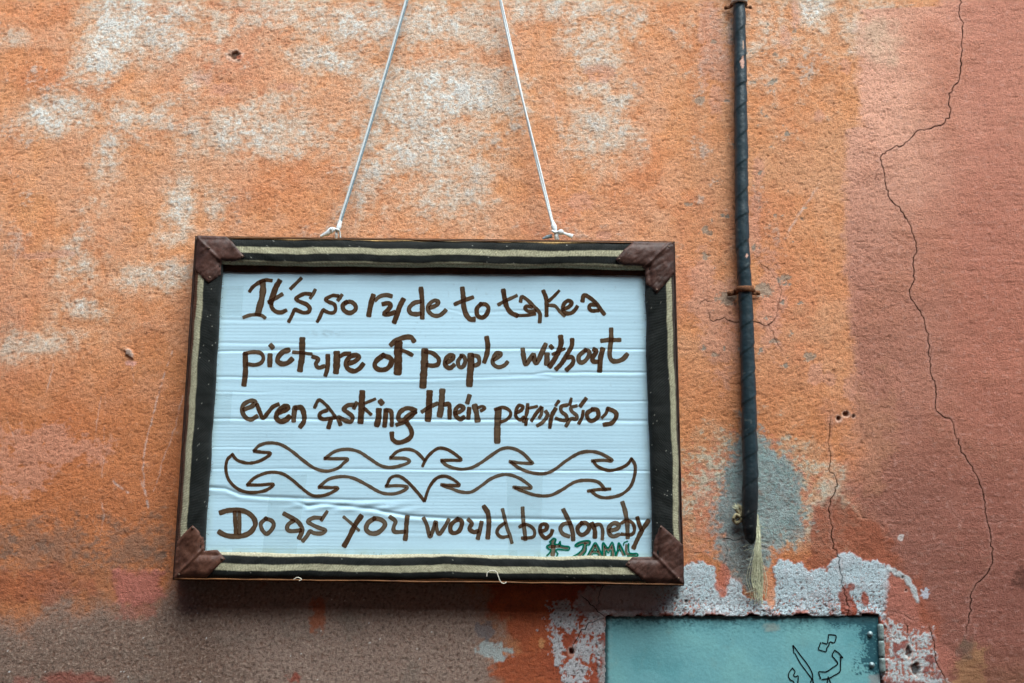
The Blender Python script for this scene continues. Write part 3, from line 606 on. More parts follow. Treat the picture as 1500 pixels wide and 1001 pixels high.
def card_h(px, py):
    px = np.asarray(px, float); py = np.asarray(py, float); yy = py-(px-630)*.004
    h = 0.07*np.sin(2*np.pi*yy/4.7+1.2*fbm(px, py, 60, 2, 4, .15, 1))*(.6+.5*fbm(px, py, 90, 2, 3, .3, 1))
    h = h+.22*fbm(px, py, 22, 3, 6, .07, 1.0)+.8*fbm(px, py, 160, 2, 7)
    wb = 1.3*fbm(px, 0*px, 50, 3, 9)
    for pts, am, wd in CREASE:
        p = np.array(pts, float); yc = np.interp(px, p[:, 0], p[:, 1])+wb*.5; a = np.interp(px, p[:, 0], am, left=am[0], right=am[-1])*((px > p[0, 0]-15) & (px < p[-1, 0]+15))
        d = py-yc; h = h+a*1.25*(-np.exp(-(d/wd)**2)+.5*np.exp(-((d-2.0*wd)/(1.6*wd))**2)+.25*np.exp(-((d+2.4*wd)/(2.5*wd))**2))
    # crumpled ripples beside the long fold
    r = np.exp(-((py-743-(px-500)*.03)/6)**2)*sst(400, 450, px)*sst(640, 560, px); h = h+r*.55*np.sin(px/7.5+.12*(py-740)*3)
    return h*0.001
cin = INN+np.array([(-9, -9), (9, -9), (9, 9), (-9, 9)])
nu, nv = 440, 330
s, t = np.meshgrid(np.linspace(0, 1, nu), np.linspace(0, 1, nv), indexing='ij')
Q = (cin[0]*(1-t[..., None])+cin[1]*t[..., None])*(1-s[..., None])+(cin[3]*(1-t[..., None])+cin[2]*t[..., None])*s[..., None]
qx, qy = Q[..., 0].ravel(), Q[..., 1].ravel(); hh = card_h(qx, qy)
V = P(qx, qy, YC-hh)
cc = np.zeros((len(qx), 3)); cc[:] = (.50, .735, .86)
st = fbm(qx, qy, 16, 4, 12, .06, 1.0); cc *= (1+.045*st+.03*fbm(qx, qy, 120, 3, 15))[:, None]
sm = np.clip(np.exp(-((qx-478)/26)**2-((qy-488)/5)**2)*(fbm(qx, qy, 5, 3, 2, .5, 1)+.3), 0, 1)+.4*sst(.75, 1.1, fbm(qx, qy, 7, 2, 21)+.35*fbm(qx, qy, 150, 2, 22))
cc *= (1-.35*np.clip(sm, 0, 1))[:, None]; yel = sst(12, 0, poly_sd(qx, qy, INN))*.25*(1+fbm(qx, qy, 20, 2, 5)); cc *= 1-yel[:, None]*np.array([.25, .32, .5])
m_, nt, b = new_mat('painted_cardboard', .62, spec=.25); a = attr_color(nt); f = noise_node(nt, 500, 4, .7, stretch=(.35, 1, 1))
nt.links.new(mixc(nt, 1.0, a.outputs['Color'], ramp(nt, f, [(.3, (.955, .96, .965)), (.7, (1.03, 1.03, 1.03))]), 'MULTIPLY'), b.inputs['Base Color']); add_bump(nt, b, f, .18, .0005)
card = mesh_obj('cardboard', V, grid_faces(nu, nv), m_, sign, cols=cc)

lq = np.array([(321, 382), (950, 388), (950, 404), (321, 398.5)], float); n_ = 260; s = np.linspace(0, 1, n_)
rows = []
for f_, dy, yo in ((0, 0, .0008), (.5, 0, .0012), (1, .9, .0011), (1, 1.1, .0002)):
    a = lq[0]*(1-f_)+lq[3]*f_; b_ = lq[1]*(1-f_)+lq[2]*f_; q = a+(b_-a)*s[:, None]; q[:, 1] += dy*fbm(s*630, 0*s, 40, 3, 8); rows.append(P(q[:, 0], q[:, 1], YC-card_h(q[:, 0], q[:, 1])-yo-.0006))
mesh_obj('liner_strip', np.vstack(rows), grid_faces(4, n_), leather_mat('brown_liner', (.030, .012, .006), (.085, .036, .020), .7), sign)
# ---- clear tape stuck on the card
m_ = bpy.data.materials.new('clear_tape'); m_.use_nodes = True; nt = m_.node_tree; nt.nodes.clear()
out = node(nt, 'ShaderNodeOutputMaterial'); mx = node(nt, 'ShaderNodeMixShader'); tr = node(nt, 'ShaderNodeBsdfTransparent'); gl = node(nt, 'ShaderNodeBsdfPrincipled')
tr.inputs[0].default_value = (.972, .978, .975, 1); gl.inputs['Base Color'].default_value = (.6, .72, .74, 1); gl.inputs['Roughness'].default_value = .35
mx.inputs[0].default_value = .12; nt.links.new(tr.outputs[0], mx.inputs[1]); nt.links.new(gl.outputs[0], mx.inputs[2]); nt.links.new(mx.outputs[0], out.inputs[0]); TAPE = m_
for poly in ([(322, 420), (357, 419), (354, 466), (319, 466)], [(313, 574), (341, 573), (337, 619), (309, 620)], [(398, 697), (450, 695), (434, 810), (384, 810)], [(742, 697), (795, 698), (792, 815), (745, 815)], [(340, 803), (758, 806), (758, 818), (340, 815)]):
    p = np.array(poly, float); n1 = 24; n2 = 40; s, t = np.meshgrid(np.linspace(0, 1, n2), np.linspace(0, 1, n1), indexing='ij')
    Q = (p[0]*(1-t[..., None])+p[1]*t[..., None])*(1-s[..., None])+(p[3]*(1-t[..., None])+p[2]*t[..., None])*s[..., None]; qx, qy = Q[..., 0].ravel(), Q[..., 1].ravel()
    mesh_obj('tape', P(qx, qy, YC-card_h(qx, qy)-.00022), grid_faces(n2, n1), TAPE, card)

# ---- marker ink
def ink_mat(name, col, solid, solid_f):
    m = bpy.data.materials.new(name); m.use_nodes = True; nt = m.node_tree; nt.nodes.clear()
    out = node(nt, 'ShaderNodeOutputMaterial'); mx = node(nt, 'ShaderNodeMixShader'); tr = node(nt, 'ShaderNodeBsdfTransparent'); df = node(nt, 'ShaderNodeBsdfDiffuse')
    e = node(nt, 'ShaderNodeAttribute'); e.attribute_name = 'edge'; to = node(nt, 'ShaderNodeAttribute'); to.attribute_name = 'tone'
    f = noise_node(nt, 95, 6, .75); c = ramp(nt, f, [(.34, tuple(x*.62 for x in col)), (.68, tuple(min(1, x*1.5) for x in col))])
    c = mixc(nt, to.outputs['Fac'], c, tuple(x**.45 for x in col))
    c = mixc(nt, e.outputs['Fac'], c, tuple(x*.88 for x in col))
    nt.links.new(c, tr.inputs[0]); df.inputs[0].default_value = (*solid, 1); mv = node(nt, 'ShaderNodeMapRange'); mv.inputs[1].default_value = 0; mv.inputs[2].default_value = 1; mv.inputs[3].default_value = solid_f; mv.inputs[4].default_value = solid_f*.25; nt.links.new(to.outputs['Fac'], mv.inputs[0]); nt.links.new(mv.outputs[0], mx.inputs[0])
    nt.links.new(tr.outputs[0], mx.inputs[1]); nt.links.new(df.outputs[0], mx.inputs[2]); nt.links.new(mx.outputs[0], out.inputs[0]); return m
INK = ink_mat('brown_marker', (.50, .31, .20), (.080, .040, .023), .5)
GREEN = ink_mat('green_marker', (.03, .46, .36), (.0, .16, .105), .75)
BLACKINK = ink_mat('black_marker', (.06, .06, .06), (.012, .014, .016), .8)
rnd = random.Random(3)
def stroke_geo(pts, wpx, i, yfun, seed, pale=0.0, step=1.3):
    p = np.asarray(pts, float)
    if len(p) == 1: p = np.vstack([p-[wpx*.18, wpx*.14], p+[wpx*.12, wpx*.2]])
    q = crom(p, step); n = len(q)
    d = np.r_[0, np.cumsum(np.linalg.norm(np.diff(q, axis=0), axis=1))]
    t = np.gradient(q, axis=0); t /= np.linalg.norm(t, axis=1)[:, None]+1e-9
    # round caps
    r = wpx/2; ks = [.0, .55, .85]; pre = [q[0]-t[0]*r*c for c in (.75, .5, .2)]; post = [q[-1]+t[-1]*r*c for c in (.2, .5, .75)]
    q = np.vstack([pre, q, post]); t = np.vstack([t[:1]]*3+[t]+[t[-1:]]*3); d = np.r_[d[0]-r*.75, d[0]-r*.5, d[0]-r*.2, d, d[-1]+r*.2, d[-1]+r*.5, d[-1]+r*.75]
    W = np.full(len(q), r); W[:3] *= (.66, .92, 1.0); W[-3:] *= (1.0, .92, .6)
    W = W*(1+.17*fbm(d, 0*d+seed*3.1, 9, 3, seed % 7)+.05*fbm(d, 0*d+seed*1.7, 3, 1, seed % 5))
    nr = np.stack([-t[:, 1], t[:, 0]], -1); k = np.array([-1, -.78, -.3, .3, .78, 1])
    jit = .04*r*fbm(d, 0*d+seed*7.7, 5, 2, (seed+3) % 7)
    G = q[:, None, :]+nr[:, None, :]*(W[:, None]*k[None, :]+jit[:, None])[..., None]
    lift = .00030+i*.00003+.00003*np.linspace(0, 1, len(q))[:, None]+0*k[None, :]
    gx, gy = G[..., 0].ravel(), G[..., 1].ravel(); V = P(gx, gy, yfun(gx, gy)-lift.ravel())
    edge = np.tile(np.array([1, .7, 0, 0, .7, 1.0]), len(q)); edge[:6] = 1; edge[-6:] = 1
    return V, [tuple(f) for f in grid_faces(len(q), 6)], edge, np.full(len(V), pale)
def ycard(x, y): return YC-card_h(x, y)
_sd = [0]
def glyph(name, strokes, org, sc, mat=INK, parent=None, yfun=ycard, base=0, pale=None, label=None, width_k=1.22):
    parts = []; E = []; T = []
    for i, (w_, pts) in enumerate(strokes):
        _sd[0] += 1; p = [(x/sc+org[0], y/sc+org[1]) for x, y in pts]
        pl = rnd.choice([0, 0, .1, .22, .4] if org[1] < 700 else [.05, .15, .3, .45, .6]) if pale is None else pale
        V, Fc, e, t = stroke_geo(p, w_/sc*width_k, i+base, yfun, _sd[0], pl); parts.append((V, Fc)); E.append(e); T.append(t)
    V, Fc = merge(parts); o = mesh_obj(name, V, Fc, mat, parent, attrs={'edge': np.concatenate(E), 'tone': np.concatenate(T)})
    if label: o['label'] = label
    return o
# every letter: list of (pen width, points), traced in enlarged units with an origin and a scale
S = 7.5
LET = [
 ((340, 395), 7.5, [
  [(34, [(195,238),(230,190),(300,140),(370,115),(432,122)]), (58, [(335,135),(340,220),(325,330),(300,420),(285,485)]), (32, [(128,525),(180,505),(250,495),(320,502),(362,530)])],
  [(52, [(520,130),(480,200),(445,300),(425,365)]), (38, [(425,360),(440,420),(480,460),(540,470),(590,450)]), (34, [(405,355),(470,320),(550,272)])],
  [(32, [(645,210),(700,155),(758,98)])],
  [(32, [(912,225),(890,270),(862,312)]), (36, [(860,270),(800,265),(740,290),(700,320),(740,350),(810,378),(852,420),(840,465),(780,472),(720,450),(690,440),(660,500),(625,570)])],
  [(34, [(1205,282),(1165,335)]), (33, [(1165,290),(1110,285),(1060,305),(1025,330),(1060,355),(1120,380),(1138,430),(1120,470),(1070,475),(1020,455),(1000,445),(965,520),(938,570)])],
  [(40, [(1260,357),(1218,390),(1225,440),(1270,473),(1320,470),(1360,430),(1345,380),(1300,354),(1245,362)])]]),
 ((530, 395), 7.5, [
  [(50, [(125,288),(105,360),(88,440),(78,500)]), (36, [(150,335),(200,295),(270,280),(325,292)])],
  [(42, [(235,378),(290,370),(318,395),(290,440),(245,488),(300,490),(360,470)]), (48, [(455,332),(415,410),(390,490),(358,575)])],
  [(44, [(650,208),(660,300),(665,420),(665,530)]), (40, [(640,352),(570,370),(518,430),(540,480),(600,490),(640,485)])],
  [(38, [(750,420),(820,392),(840,352),(790,342),(735,390),(730,450),(780,500),(850,505),(900,470),(920,448)])],
  [(46, [(1105,208),(1115,300),(1120,400),(1145,490),(1190,545),(1232,548)]), (36, [(1025,380),(1100,348),(1218,305)])],
  [(40, [(1310,378),(1265,430),(1270,500),(1315,528),(1365,500),(1392,430),(1365,385),(1305,380)])]]),
 ((720, 395), 7.5, [
  [(45, [(130,230),(145,320),(165,400),(210,470),(280,505)]), (28, [(280,505),(370,503),(480,490)]), (32, [(78,385),(150,345),(275,287)])],
  [(36, [(320,348),(335,298),(400,340),(470,410),(530,480),(530,575)]), (32, [(440,412),(380,402),(370,430),(410,460),(480,455)])],
  [(38, [(570,238),(600,320),(605,430),(605,505)]), (30, [(740,237),(680,300),(630,345)]), (30, [(630,392),(700,402),(750,460),(800,508)])],
  [(36, [(780,440),(850,410),(882,365),(840,342),(795,380),(785,440),(820,480),(880,475),(920,440),(940,408)])],
  [(38, [(1000,345),(1015,282),(1080,310),(1150,370),(1200,440),(1238,488)]), (36, [(1150,388),(1090,387),(1072,420),(1100,452),(1170,450)])]]),
 ((340, 480), 7.5, [
  [(50, [(145,292),(147,400),(147,500),(132,625)]), (36, [(140,285),(230,268),(310,278),(345,330),(320,385),(250,410),(170,400)])],
  [(48, [(437,205)]), (48, [(417,303),(415,415)])],
  [(46, [(622,247),(560,267),(510,320),(502,370),(550,398),(610,388),(658,347)])],
  [(54, [(772,128),(770,220),(768,330),(752,420),(747,465)]), (30, [(672,270),(760,275),(872,290)])],
  [(38, [(888,320),(950,345),(920,400),(950,440),(1010,425)]), (42, [(1052,308),(1052,390),(1045,460),(1027,520)])],
  [(60, [(1150,282),(1150,390),(1142,485)]), (40, [(1190,312),(1240,288),(1292,288)])],
  [(44, [(1290,392),(1350,370),(1398,325),(1365,302),(1300,320),(1252,380),(1270,450),(1340,478),(1400,450),(1438,403)])]]),
 ((530, 480), 7.5, [
  [(46, [(240,303),(165,360),(142,420),(190,462),(270,455),(320,400),(318,340),(235,303)])],
  [(46, [(322,188),(380,140),(470,107),(540,107),(573,148)]), (74, [(405,175),(400,270),(400,400),(395,490)]), (36, [(430,247),(490,267),(552,300)])],
  [(66, [(692,255),(690,350),(685,450),(677,550),(672,640)]), (40, [(700,262),(780,282),(843,340),(838,400),(780,418),(720,410)])],
  [(42, [(935,385),(990,352),(1008,312),(960,308),(918,360),(922,420),(970,443),(1012,412)])],
  [(38, [(1095,312),(1058,370),(1070,430),(1110,430),(1138,370),(1120,315),(1090,312)])],
  [(62, [(1197,305),(1200,400),(1190,500),(1182,625)]), (38, [(1220,302),(1280,322),(1288,390),(1240,418)])],
  [(44, [(1372,110),(1385,200),(1375,290),(1347,375)])]]),
 ((720, 475), 6.818, [
  [(34, [(25,355),(80,322),(92,292),(50,290),(12,350),(20,400),(70,430),(130,410),(158,380)])],
  [(40, [(312,252),(322,330),(342,400),(390,340),(420,302),(428,350),(452,388),(500,290),(540,203)])],
  [(38, [(600,227)]), (46, [(555,302),(552,395)])],
  [(44, [(690,125),(695,190),(670,270),(630,350),(582,420)]), (26, [(612,300),(728,247)])],
  [(40, [(805,155),(800,220),(750,310),(700,390),(648,446)]), (38, [(760,332),(810,332),(812,390),(752,455)])],
  [(36, [(940,257),(873,320),(880,380),(930,370),(975,310),(970,268),(935,258)])],
  [(38, [(1022,252),(1050,270),(1012,330),(1012,370),(1060,375)]), (44, [(1110,250),(1090,330),(1085,400),(1080,465)])],
  [(38, [(1195,50),(1195,150),(1185,230),(1180,310),(1200,360),(1250,370),(1310,350),(1353,303)]), (35, [(1100,165),(1180,157),(1282,157)])]]),
 ((340, 565), 7.5, [
  [(40, [(130,262),(220,225),(258,180),(200,167),(125,210),(112,280),(150,350),(210,370),(272,337)])],
  [(38, [(275,210),(310,300),(340,358),(400,290),(450,232),(508,207)])],
  [(48, [(520,290),(580,270),(618,240),(570,227),(505,290),(485,350),(530,393),(590,378),(628,342)])],
  [(46, [(690,243),(680,320),(677,385)]), (46, [(700,243),(760,243),(790,310),(790,390),(752,450)])],
  [(32, [(908,238),(955,158),(1030,210),(1090,280),(1130,335)]), (42, [(1085,375),(1060,460)]), (36, [(1040,272),(972,300),(962,345),(1010,368),(1130,352)])],
  [(34, [(1368,188),(1340,248)]), (40, [(1330,212),(1270,217),(1228,260),(1270,295),(1323,340),(1308,395),(1250,385),(1165,347),(1190,425)])],
  [(58, [(1430,75),(1425,200),(1420,300),(1412,395)]), (26, [(1455,195),(1572,147)]), (32, [(1455,250),(1525,315)])]]),
 ((530, 565), 7.5, [
  [(50, [(215,180)]), (56, [(187,270),(185,350),(167,430)])],
  [(46, [(265,272),(260,360),(250,440)]), (40, [(270,268),(320,282),(330,360),(330,435)])],
  [(42, [(590,272),(500,247),(422,290),(402,360),(450,380),(520,320),(590,290)]), (36, [(590,292),(480,390),(385,430)]), (42, [(490,400),(540,480),(545,550),(490,600),(400,625),(340,590),(330,522)])],
  [(60, [(745,75),(740,180),(735,290),(727,370)]), (38, [(665,285),(740,237),(828,197)])],
  [(54, [(885,55),(880,150),(870,250),(857,325)]), (42, [(910,207),(960,207),(965,290),(965,355)])],
  [(40, [(1025,305),(1090,280),(1118,242),(1070,222),(1028,270),(1032,330),(1080,368),(1122,347)])],
  [(42, [(1182,112),(1160,187)]), (44, [(1180,253),(1170,355)])],
  [(54, [(1240,223),(1260,300),(1272,380)]), (30, [(1280,242),(1320,227),(1353,250),(1310,275)])]]),
 ((710, 565), 7.143, [
  [(66, [(145,252),(137,350),(132,450),(132,582)]), (34, [(110,250),(190,227),(260,260),(270,310),(230,355),(170,380)])],
  [(36, [(325,285),(380,260),(400,222),(360,207),(332,250),(327,320),(370,358),(408,332)])],
  [(38, [(450,198),(440,290),(407,375)]), (28, [(460,235),(548,217)]), (34, [(430,408),(440,350)])],
  [(38, [(590,227),(540,290),(492,365)]), (34, [(600,232),(592,300),(572,333)]), (38, [(640,270),(658,310),(610,380),(552,418)])],
  [(34, [(775,163),(745,203)]), (42, [(740,243),(700,320),(682,435)])],
  [(38, [(860,202),(802,220),(802,270),(850,310),(860,360),(800,360),(747,342)])],
  [(34, [(905,138),(890,198)]), (36, [(960,212),(902,230),(912,270),(960,310),(960,350),(900,350),(852,422)])],
  [(42, [(1058,138),(1002,212)]), (36, [(1030,268),(1020,330),(987,392)])],
  [(44, [(1130,248),(1073,290),(1082,350),(1130,368),(1188,320),(1178,255),(1125,248)])],
  [(34, [(1285,238),(1270,290),(1228,333)]), (46, [(1290,242),(1360,272),(1378,320),(1330,390),(1252,408)])]]),
 ((310, 735), 7.5, [
  [(46, [(100,120),(180,97),(300,92),(400,122),(468,190),(478,260),(420,340),(320,378),(200,378),(130,358),(85,333)]), (38, [(255,115),(260,220),(268,340)]), (36, [(303,115),(307,220),(307,345)])],
  [(38, [(600,183),(542,240),(557,310),(602,352),(650,320),(683,260),(665,212),(595,184)])],
  [(42, [(798,133),(870,172),(950,222),(993,290),(985,350),(962,400)]), (38, [(900,207),(842,250),(832,300),(870,323),(980,315)])],
  [(32, [(1268,110),(1207,202)]), (36, [(1200,177),(1120,177),(1058,215),(1110,255),(1190,290),(1253,312),(1210,348),(1120,343),(1085,322),(1045,380),(1003,430)])]]),
 ((490, 735), 7.5, [
  [(28, [(103,168),(170,225),(268,313)]), (46, [(292,160),(230,250),(160,390),(108,483)])],
  [(42, [(440,183),(372,230),(348,300),(400,348),(480,338),(543,280),(553,232),(500,192),(435,184)])],
  [(38, [(613,168),(670,215),(650,280),(662,330),(770,330)]), (42, [(800,165),(790,260),(785,360),(777,412)])]]),
 ((600, 730), 7.895, [
  [(38, [(163,232),(200,310),(240,445),(300,272),(312,340),(340,415),(400,340),(452,248)])],
  [(42, [(560,238),(483,300),(472,370),(510,403),(570,380),(603,310),(600,262),(555,239)])],
  [(42, [(682,248),(720,290),(692,350),(740,390),(790,380)]), (42, [(833,278),(815,360),(790,462)])],
  [(48, [(862,98),(905,170),(918,270),(912,370),(905,455)])],
  [(34, [(1075,130),(1100,230),(1130,350),(1160,430),(1183,513)]), (34, [(1100,285),(1032,340),(1012,400),(1060,448),(1140,440)])],
  [(38, [(1307,112),(1315,250),(1330,380),(1340,475)]), (32, [(1272,330),(1340,300),(1420,340),(1448,400),(1420,450),(1302,460)])]]),
 ((770, 730), 7.895, [
  [(38, [(165,385),(230,365),(248,320),(210,297),(173,320),(172,400),(230,460),(290,420),(308,373)])],
  [(42, [(437,135),(480,220),(520,310),(545,400),(550,478)]), (38, [(520,287),(440,297),(402,350),(430,410),(500,440)])],
  [(42, [(650,287),(602,340),(612,400),(660,423),(720,380),(733,330),(700,287),(645,288)])],
  [(46, [(767,293),(800,370),(800,448)]), (36, [(800,312),(860,302),(890,370),(887,470)])],
  [(42, [(970,375),(1060,350),(1073,302),(1020,287),(967,330),(962,400),(1010,440),(1078,420)])],
  [(44, [(1120,52),(1150,150),(1175,300),(1180,452)]), (34, [(1112,285),(1170,257),(1240,290),(1258,370),(1220,420),(1112,415)])],
  [(38, [(1292,225),(1310,290),(1338,365)]), (44, [(1418,262),(1340,380),(1290,480),(1248,572)])]]),
]
for org, sc, gl in LET:
    for strokes in gl: glyph('letter', strokes, org, sc, parent=card, width_k=1.05 if org == (710, 565) else 1.22)
# scrolling wave border
W1 = [[(95,120),(130,160),(200,180),(270,170),(330,140),(358,112),(300,105),(245,98)], [(245,95),(280,60),(340,42),(420,50),(500,95),(580,160),(660,215),(740,235),(820,215),(860,180),(888,152),(800,150),(730,148)],
      [(735,145),(800,100),(880,85),(960,100),(1040,150),(1110,195),(1180,210),(1260,195),(1312,170),(1280,148),(1180,145)], [(1185,140),(1230,100),(1300,85),(1360,105),(1415,160)],
      [(95,122),(60,160),(52,230),(75,300),(130,355),(200,380),(280,378),(340,360),(378,325),(290,330),(200,330)], [(200,328),(250,280),(340,245),(430,250),(500,290),(570,350),(640,400),(700,405),(760,390),(822,352),(760,348),(690,345)],
      [(695,340),(760,290),(850,272),(930,285),(1020,330),(1110,380),(1190,392),(1260,375),(1298,345),(1240,335),(1150,338)], [(1155,335),(1185,280),(1240,270),(1300,310),(1370,385),(1412,438)]]
W2 = [[(-4,200),(10,170),(40,125),(100,80),(160,85),(220,120),(260,158),(190,160),(125,162)], [(128,168),(170,200),(250,222),(330,212),(400,175),(470,125),(540,82),(610,78),(680,110),(735,165),(748,182),(660,178),(595,170)],
      [(605,175),(660,215),(740,245),(830,252),(900,225),(980,165),(1070,112),(1150,100),(1220,115),(1298,163),(1230,160),(1160,165)], [(1168,168),(1200,205),(1270,230),(1340,220),(1400,190),(1430,150)],
      [(1432,152),(1455,200),(1450,270),(1420,345),(1350,400),(1250,418),(1190,402),(1155,372)], [(10,438),(40,350),(90,285),(150,270),(210,295),(248,333),(180,332),(125,328)],
      [(135,335),(180,350),(260,378),(330,378),(400,335),(470,285),(560,258),(640,275),(700,310),(743,350),(680,350),(620,345)], [(632,352),(690,375),(780,402),(870,402),(950,365),(1040,310),(1120,298),(1200,310),(1250,362)], [(1283,358),(1200,362),(1132,372)]]
PL1 = [.0, .35, .45, .2, .0, .1, .45, .1]; PL2 = [.0, .45, .35, 0, .3, .0, .5, .35, .1]
for i, p in enumerate(W1): glyph('wave_line', [(18.5, p)], (320, 640), 4.6875, parent=card, pale=PL1[i], base=i % 3)
for i, p in enumerate(W2): glyph('wave_line', [(18.5, p)], (620, 640), 4.6875, parent=card, pale=PL2[i], base=i % 3)
# signature: brown letters outlined in green
SIG = [([(56, [(325,490),(320,560),(312,650)]), (34, [(270,560),(380,555),(480,575)]), (22, [(398,512),(390,555)])],
        [(18, [(278,503),(320,465),(350,480),(332,528),(380,530),(398,497),(412,545),(500,562),(490,600),(372,590),(350,612),(372,640),(360,668)]), (18, [(278,503),(292,528),(245,555),(262,585),(292,600),(270,640),(246,662)])]),
       ([(28, [(590,548),(660,515),(735,512)]), (34, [(690,525),(675,600),(615,662)])],
        [(18, [(600,556),(570,546),(620,508),(700,490),(745,500),(735,538),(703,545),(698,610),(655,668)]), (18, [(600,556),(664,532),(654,590),(605,640),(550,672)])]),
       ([(30, [(803,545),(770,600),(735,662)]), (30, [(803,545),(835,600),(862,662)]), (24, [(770,618),(838,618)])],
        [(18, [(712,668),(760,580),(805,515),(850,580),(890,668)]), (13, [(788,605),(806,575),(822,605),(788,605)]), (13, [(762,668),(778,640),(828,640),(842,668)])]),
       ([(30, [(908,662),(906,545),(955,600),(1000,545),(1010,662)])],
        [(18, [(888,668),(893,515),(950,575),(1000,510),(1028,590),(1040,668)]), (13, [(928,668),(930,600),(955,632),(984,600),(988,668)])]),
       ([(28, [(1080,545),(1066,600),(1048,662)]), (28, [(1080,545),(1105,600),(1130,655)])],
        [(18, [(1042,668),(1062,590),(1075,515),(1112,570),(1150,655)]), (13, [(1072,612),(1086,590),(1098,612)])]),
       ([(30, [(1165,540),(1170,640),(1262,655)])],
        [(14, [(1130,545),(1138,515),(1180,497)]), (18, [(1190,525),(1195,620),(1230,640),(1285,640),(1290,668),(1180,668)])])]
for br, gr in SIG:
    glyph('signature_letter', br, (770, 730), 7.895, parent=card, pale=.85, width_k=1.0); glyph('signature_outline', gr, (770, 730), 7.895, mat=GREEN, parent=card, base=6, pale=0, width_k=1.05)

# ---- white cords and knots
m_, nt, b = new_mat('white_cord', .7, (.72, .78, .80), .3); f = noise_node(nt, 500, 4, .7); nt.links.new(ramp(nt, f, [(.3, (.50, .56, .58)), (.7, (.84, .88, .88))]), b.inputs['Base Color']); add_bump(nt, b, f, .5, .0006); CORD = m_
m_, nt, b = new_mat('grey_shaded_cord', .7, (.20, .30, .34), .3); f = noise_node(nt, 400, 4, .7); nt.links.new(ramp(nt, f, [(.3, (.10, .16, .19)), (.7, (.34, .44, .48))]), b.inputs['Base Color']); add_bump(nt, b, f, .5, .0006); CORD2 = m_  # grey-teal strand stands in for the white cord's shadow side
NAIL = (664, -262)
def cord_pts(a, b_, n, sag): 
    s = np.linspace(0, 1, n)[:, None]; a = np.array(a, float); b_ = np.array(b_, float); q = a+(b_-a)*s
    q[:, 0] += sag*np.sin(np.pi*s[:, 0]); return q
for side, (foot, mid, sag) in enumerate([((495.5, 334), (596, 0), 1.5), ((811.5, 337), (733, 0), -1.5)]):
    q1 = cord_pts(mid, foot, 160, sag); q0 = cord_pts(NAIL, mid, 60, 0)[:-1]; q = np.vstack([q0, q1]); n = len(q)
    s = np.linspace(0, 1, n); yy = -.012+(-.022+.012)*s
    ph = s*(5.0 if side == 0 else 7.0)+(2.4 if side == 0 else .4)
    c = P(q[:, 0], q[:, 1], yy); objs = []
    for j, (mt, rr) in enumerate([(CORD, .00175), (CORD2 if side == 0 else CORD, .00150)]):
        a = ph+math.pi*j; off = np.stack([np.cos(a), .6*np.sin(a), 0*a], -1)*.00125
        if side == 0:       # the two strands lie flat side by side for most of the run, white on the left
            a = .35*np.sin(s*9)+math.pi*(1-j); off = np.stack([np.cos(a), .5*np.sin(a), 0*a], -1)*.00130
        V, Fc = tube(c+off, rr*(1+.10*fbm(s*900, 0*s+j, 30, 2, j+3)), 8); objs.append(mesh_obj('cord_strand', V, Fc, mt, None))
    cobj = thing('x', '', '', (0, 0, 0)) if False else objs[0]
    cobj.name = 'hanging_cord'; cobj.parent = sign; cobj.matrix_parent_inverse = Matrix.Translation(-Vector(sign.location))
    objs[1].parent = cobj
    K = 12.5; org = (440, 320) if side == 0 else (760, 320)
    def tb(pts, rad, yv, mt=CORD, name='knot', fl=1.0):
        p = crom([(x/K+org[0], y/K+org[1]) for x, y in pts], .6); nn = len(p); r = np.interp(np.linspace(0, 1, nn), np.linspace(0, 1, len(rad)), rad)/K*.001
        yy = np.interp(np.linspace(0, 1, nn), np.linspace(0, 1, len(yv)), yv)
        V, Fc = tube(P(p[:, 0], p[:, 1], yy), r, 12, flat=fl); return mesh_obj(name, V, Fc, mt, cobj)
    if side == 0:
        tb([(735, 60), (705, 160), (690, 230)], [34, 34, 46, 44, 20], [-.022, -.024, -.025], fl=.8)
        tb([(640, 190), (680, 210), (715, 240)], [14, 26, 20], [-.026, -.029, -.026])
        tb([(672, 230), (660, 300), (655, 370)], [26, 26, 24], [-.025, -.026, -.024], fl=.6)
        tb([(712, 220), (725, 280), (735, 370)], [18, 16, 16], [-.022, -.021, -.02])
        tb([(648, 210), (580, 215), (500, 270), (430, 305), (370, 335)], [30, 62, 50, 36, 26], [-.026, -.026, -.024], fl=.65, name='cord_tail')
        tb([(590, 170), (565, 195), (560, 250)], [16, 26, 20], [-.028, -.029, -.027], name='cord_tail')
    else:
        tb([(612, 40), (640, 140), (658, 215), (660, 250)], [26, 34, 54, 48, 26], [-.022, -.024, -.026], fl=.8)
        tb([(608, 225), (650, 255), (705, 240)], [16, 24, 16], [-.026, -.029, -.026])
        tb([(662, 255), (672, 320), (682, 395)], [24, 25, 25], [-.025, -.026, -.024], fl=.6)
        tb([(692, 255), (705, 320), (722, 395)], [18, 22, 22], [-.024, -.025, -.024], fl=.6)
        tb([(725, 260), (770, 255), (810, 280)], [40, 58, 30], [-.024, -.027, -.025], fl=.75)
        tb([(800, 270), (880, 295), (985, 335)], [22, 30, 46], [-.025, -.025, -.024], fl=.45, name='cord_tail')
        tb([(610, 325), (530, 340), (430, 375)], [38, 34, 12], [-.019, -.018, -.017], mt=CORD2, fl=.5, name='cord_tail')
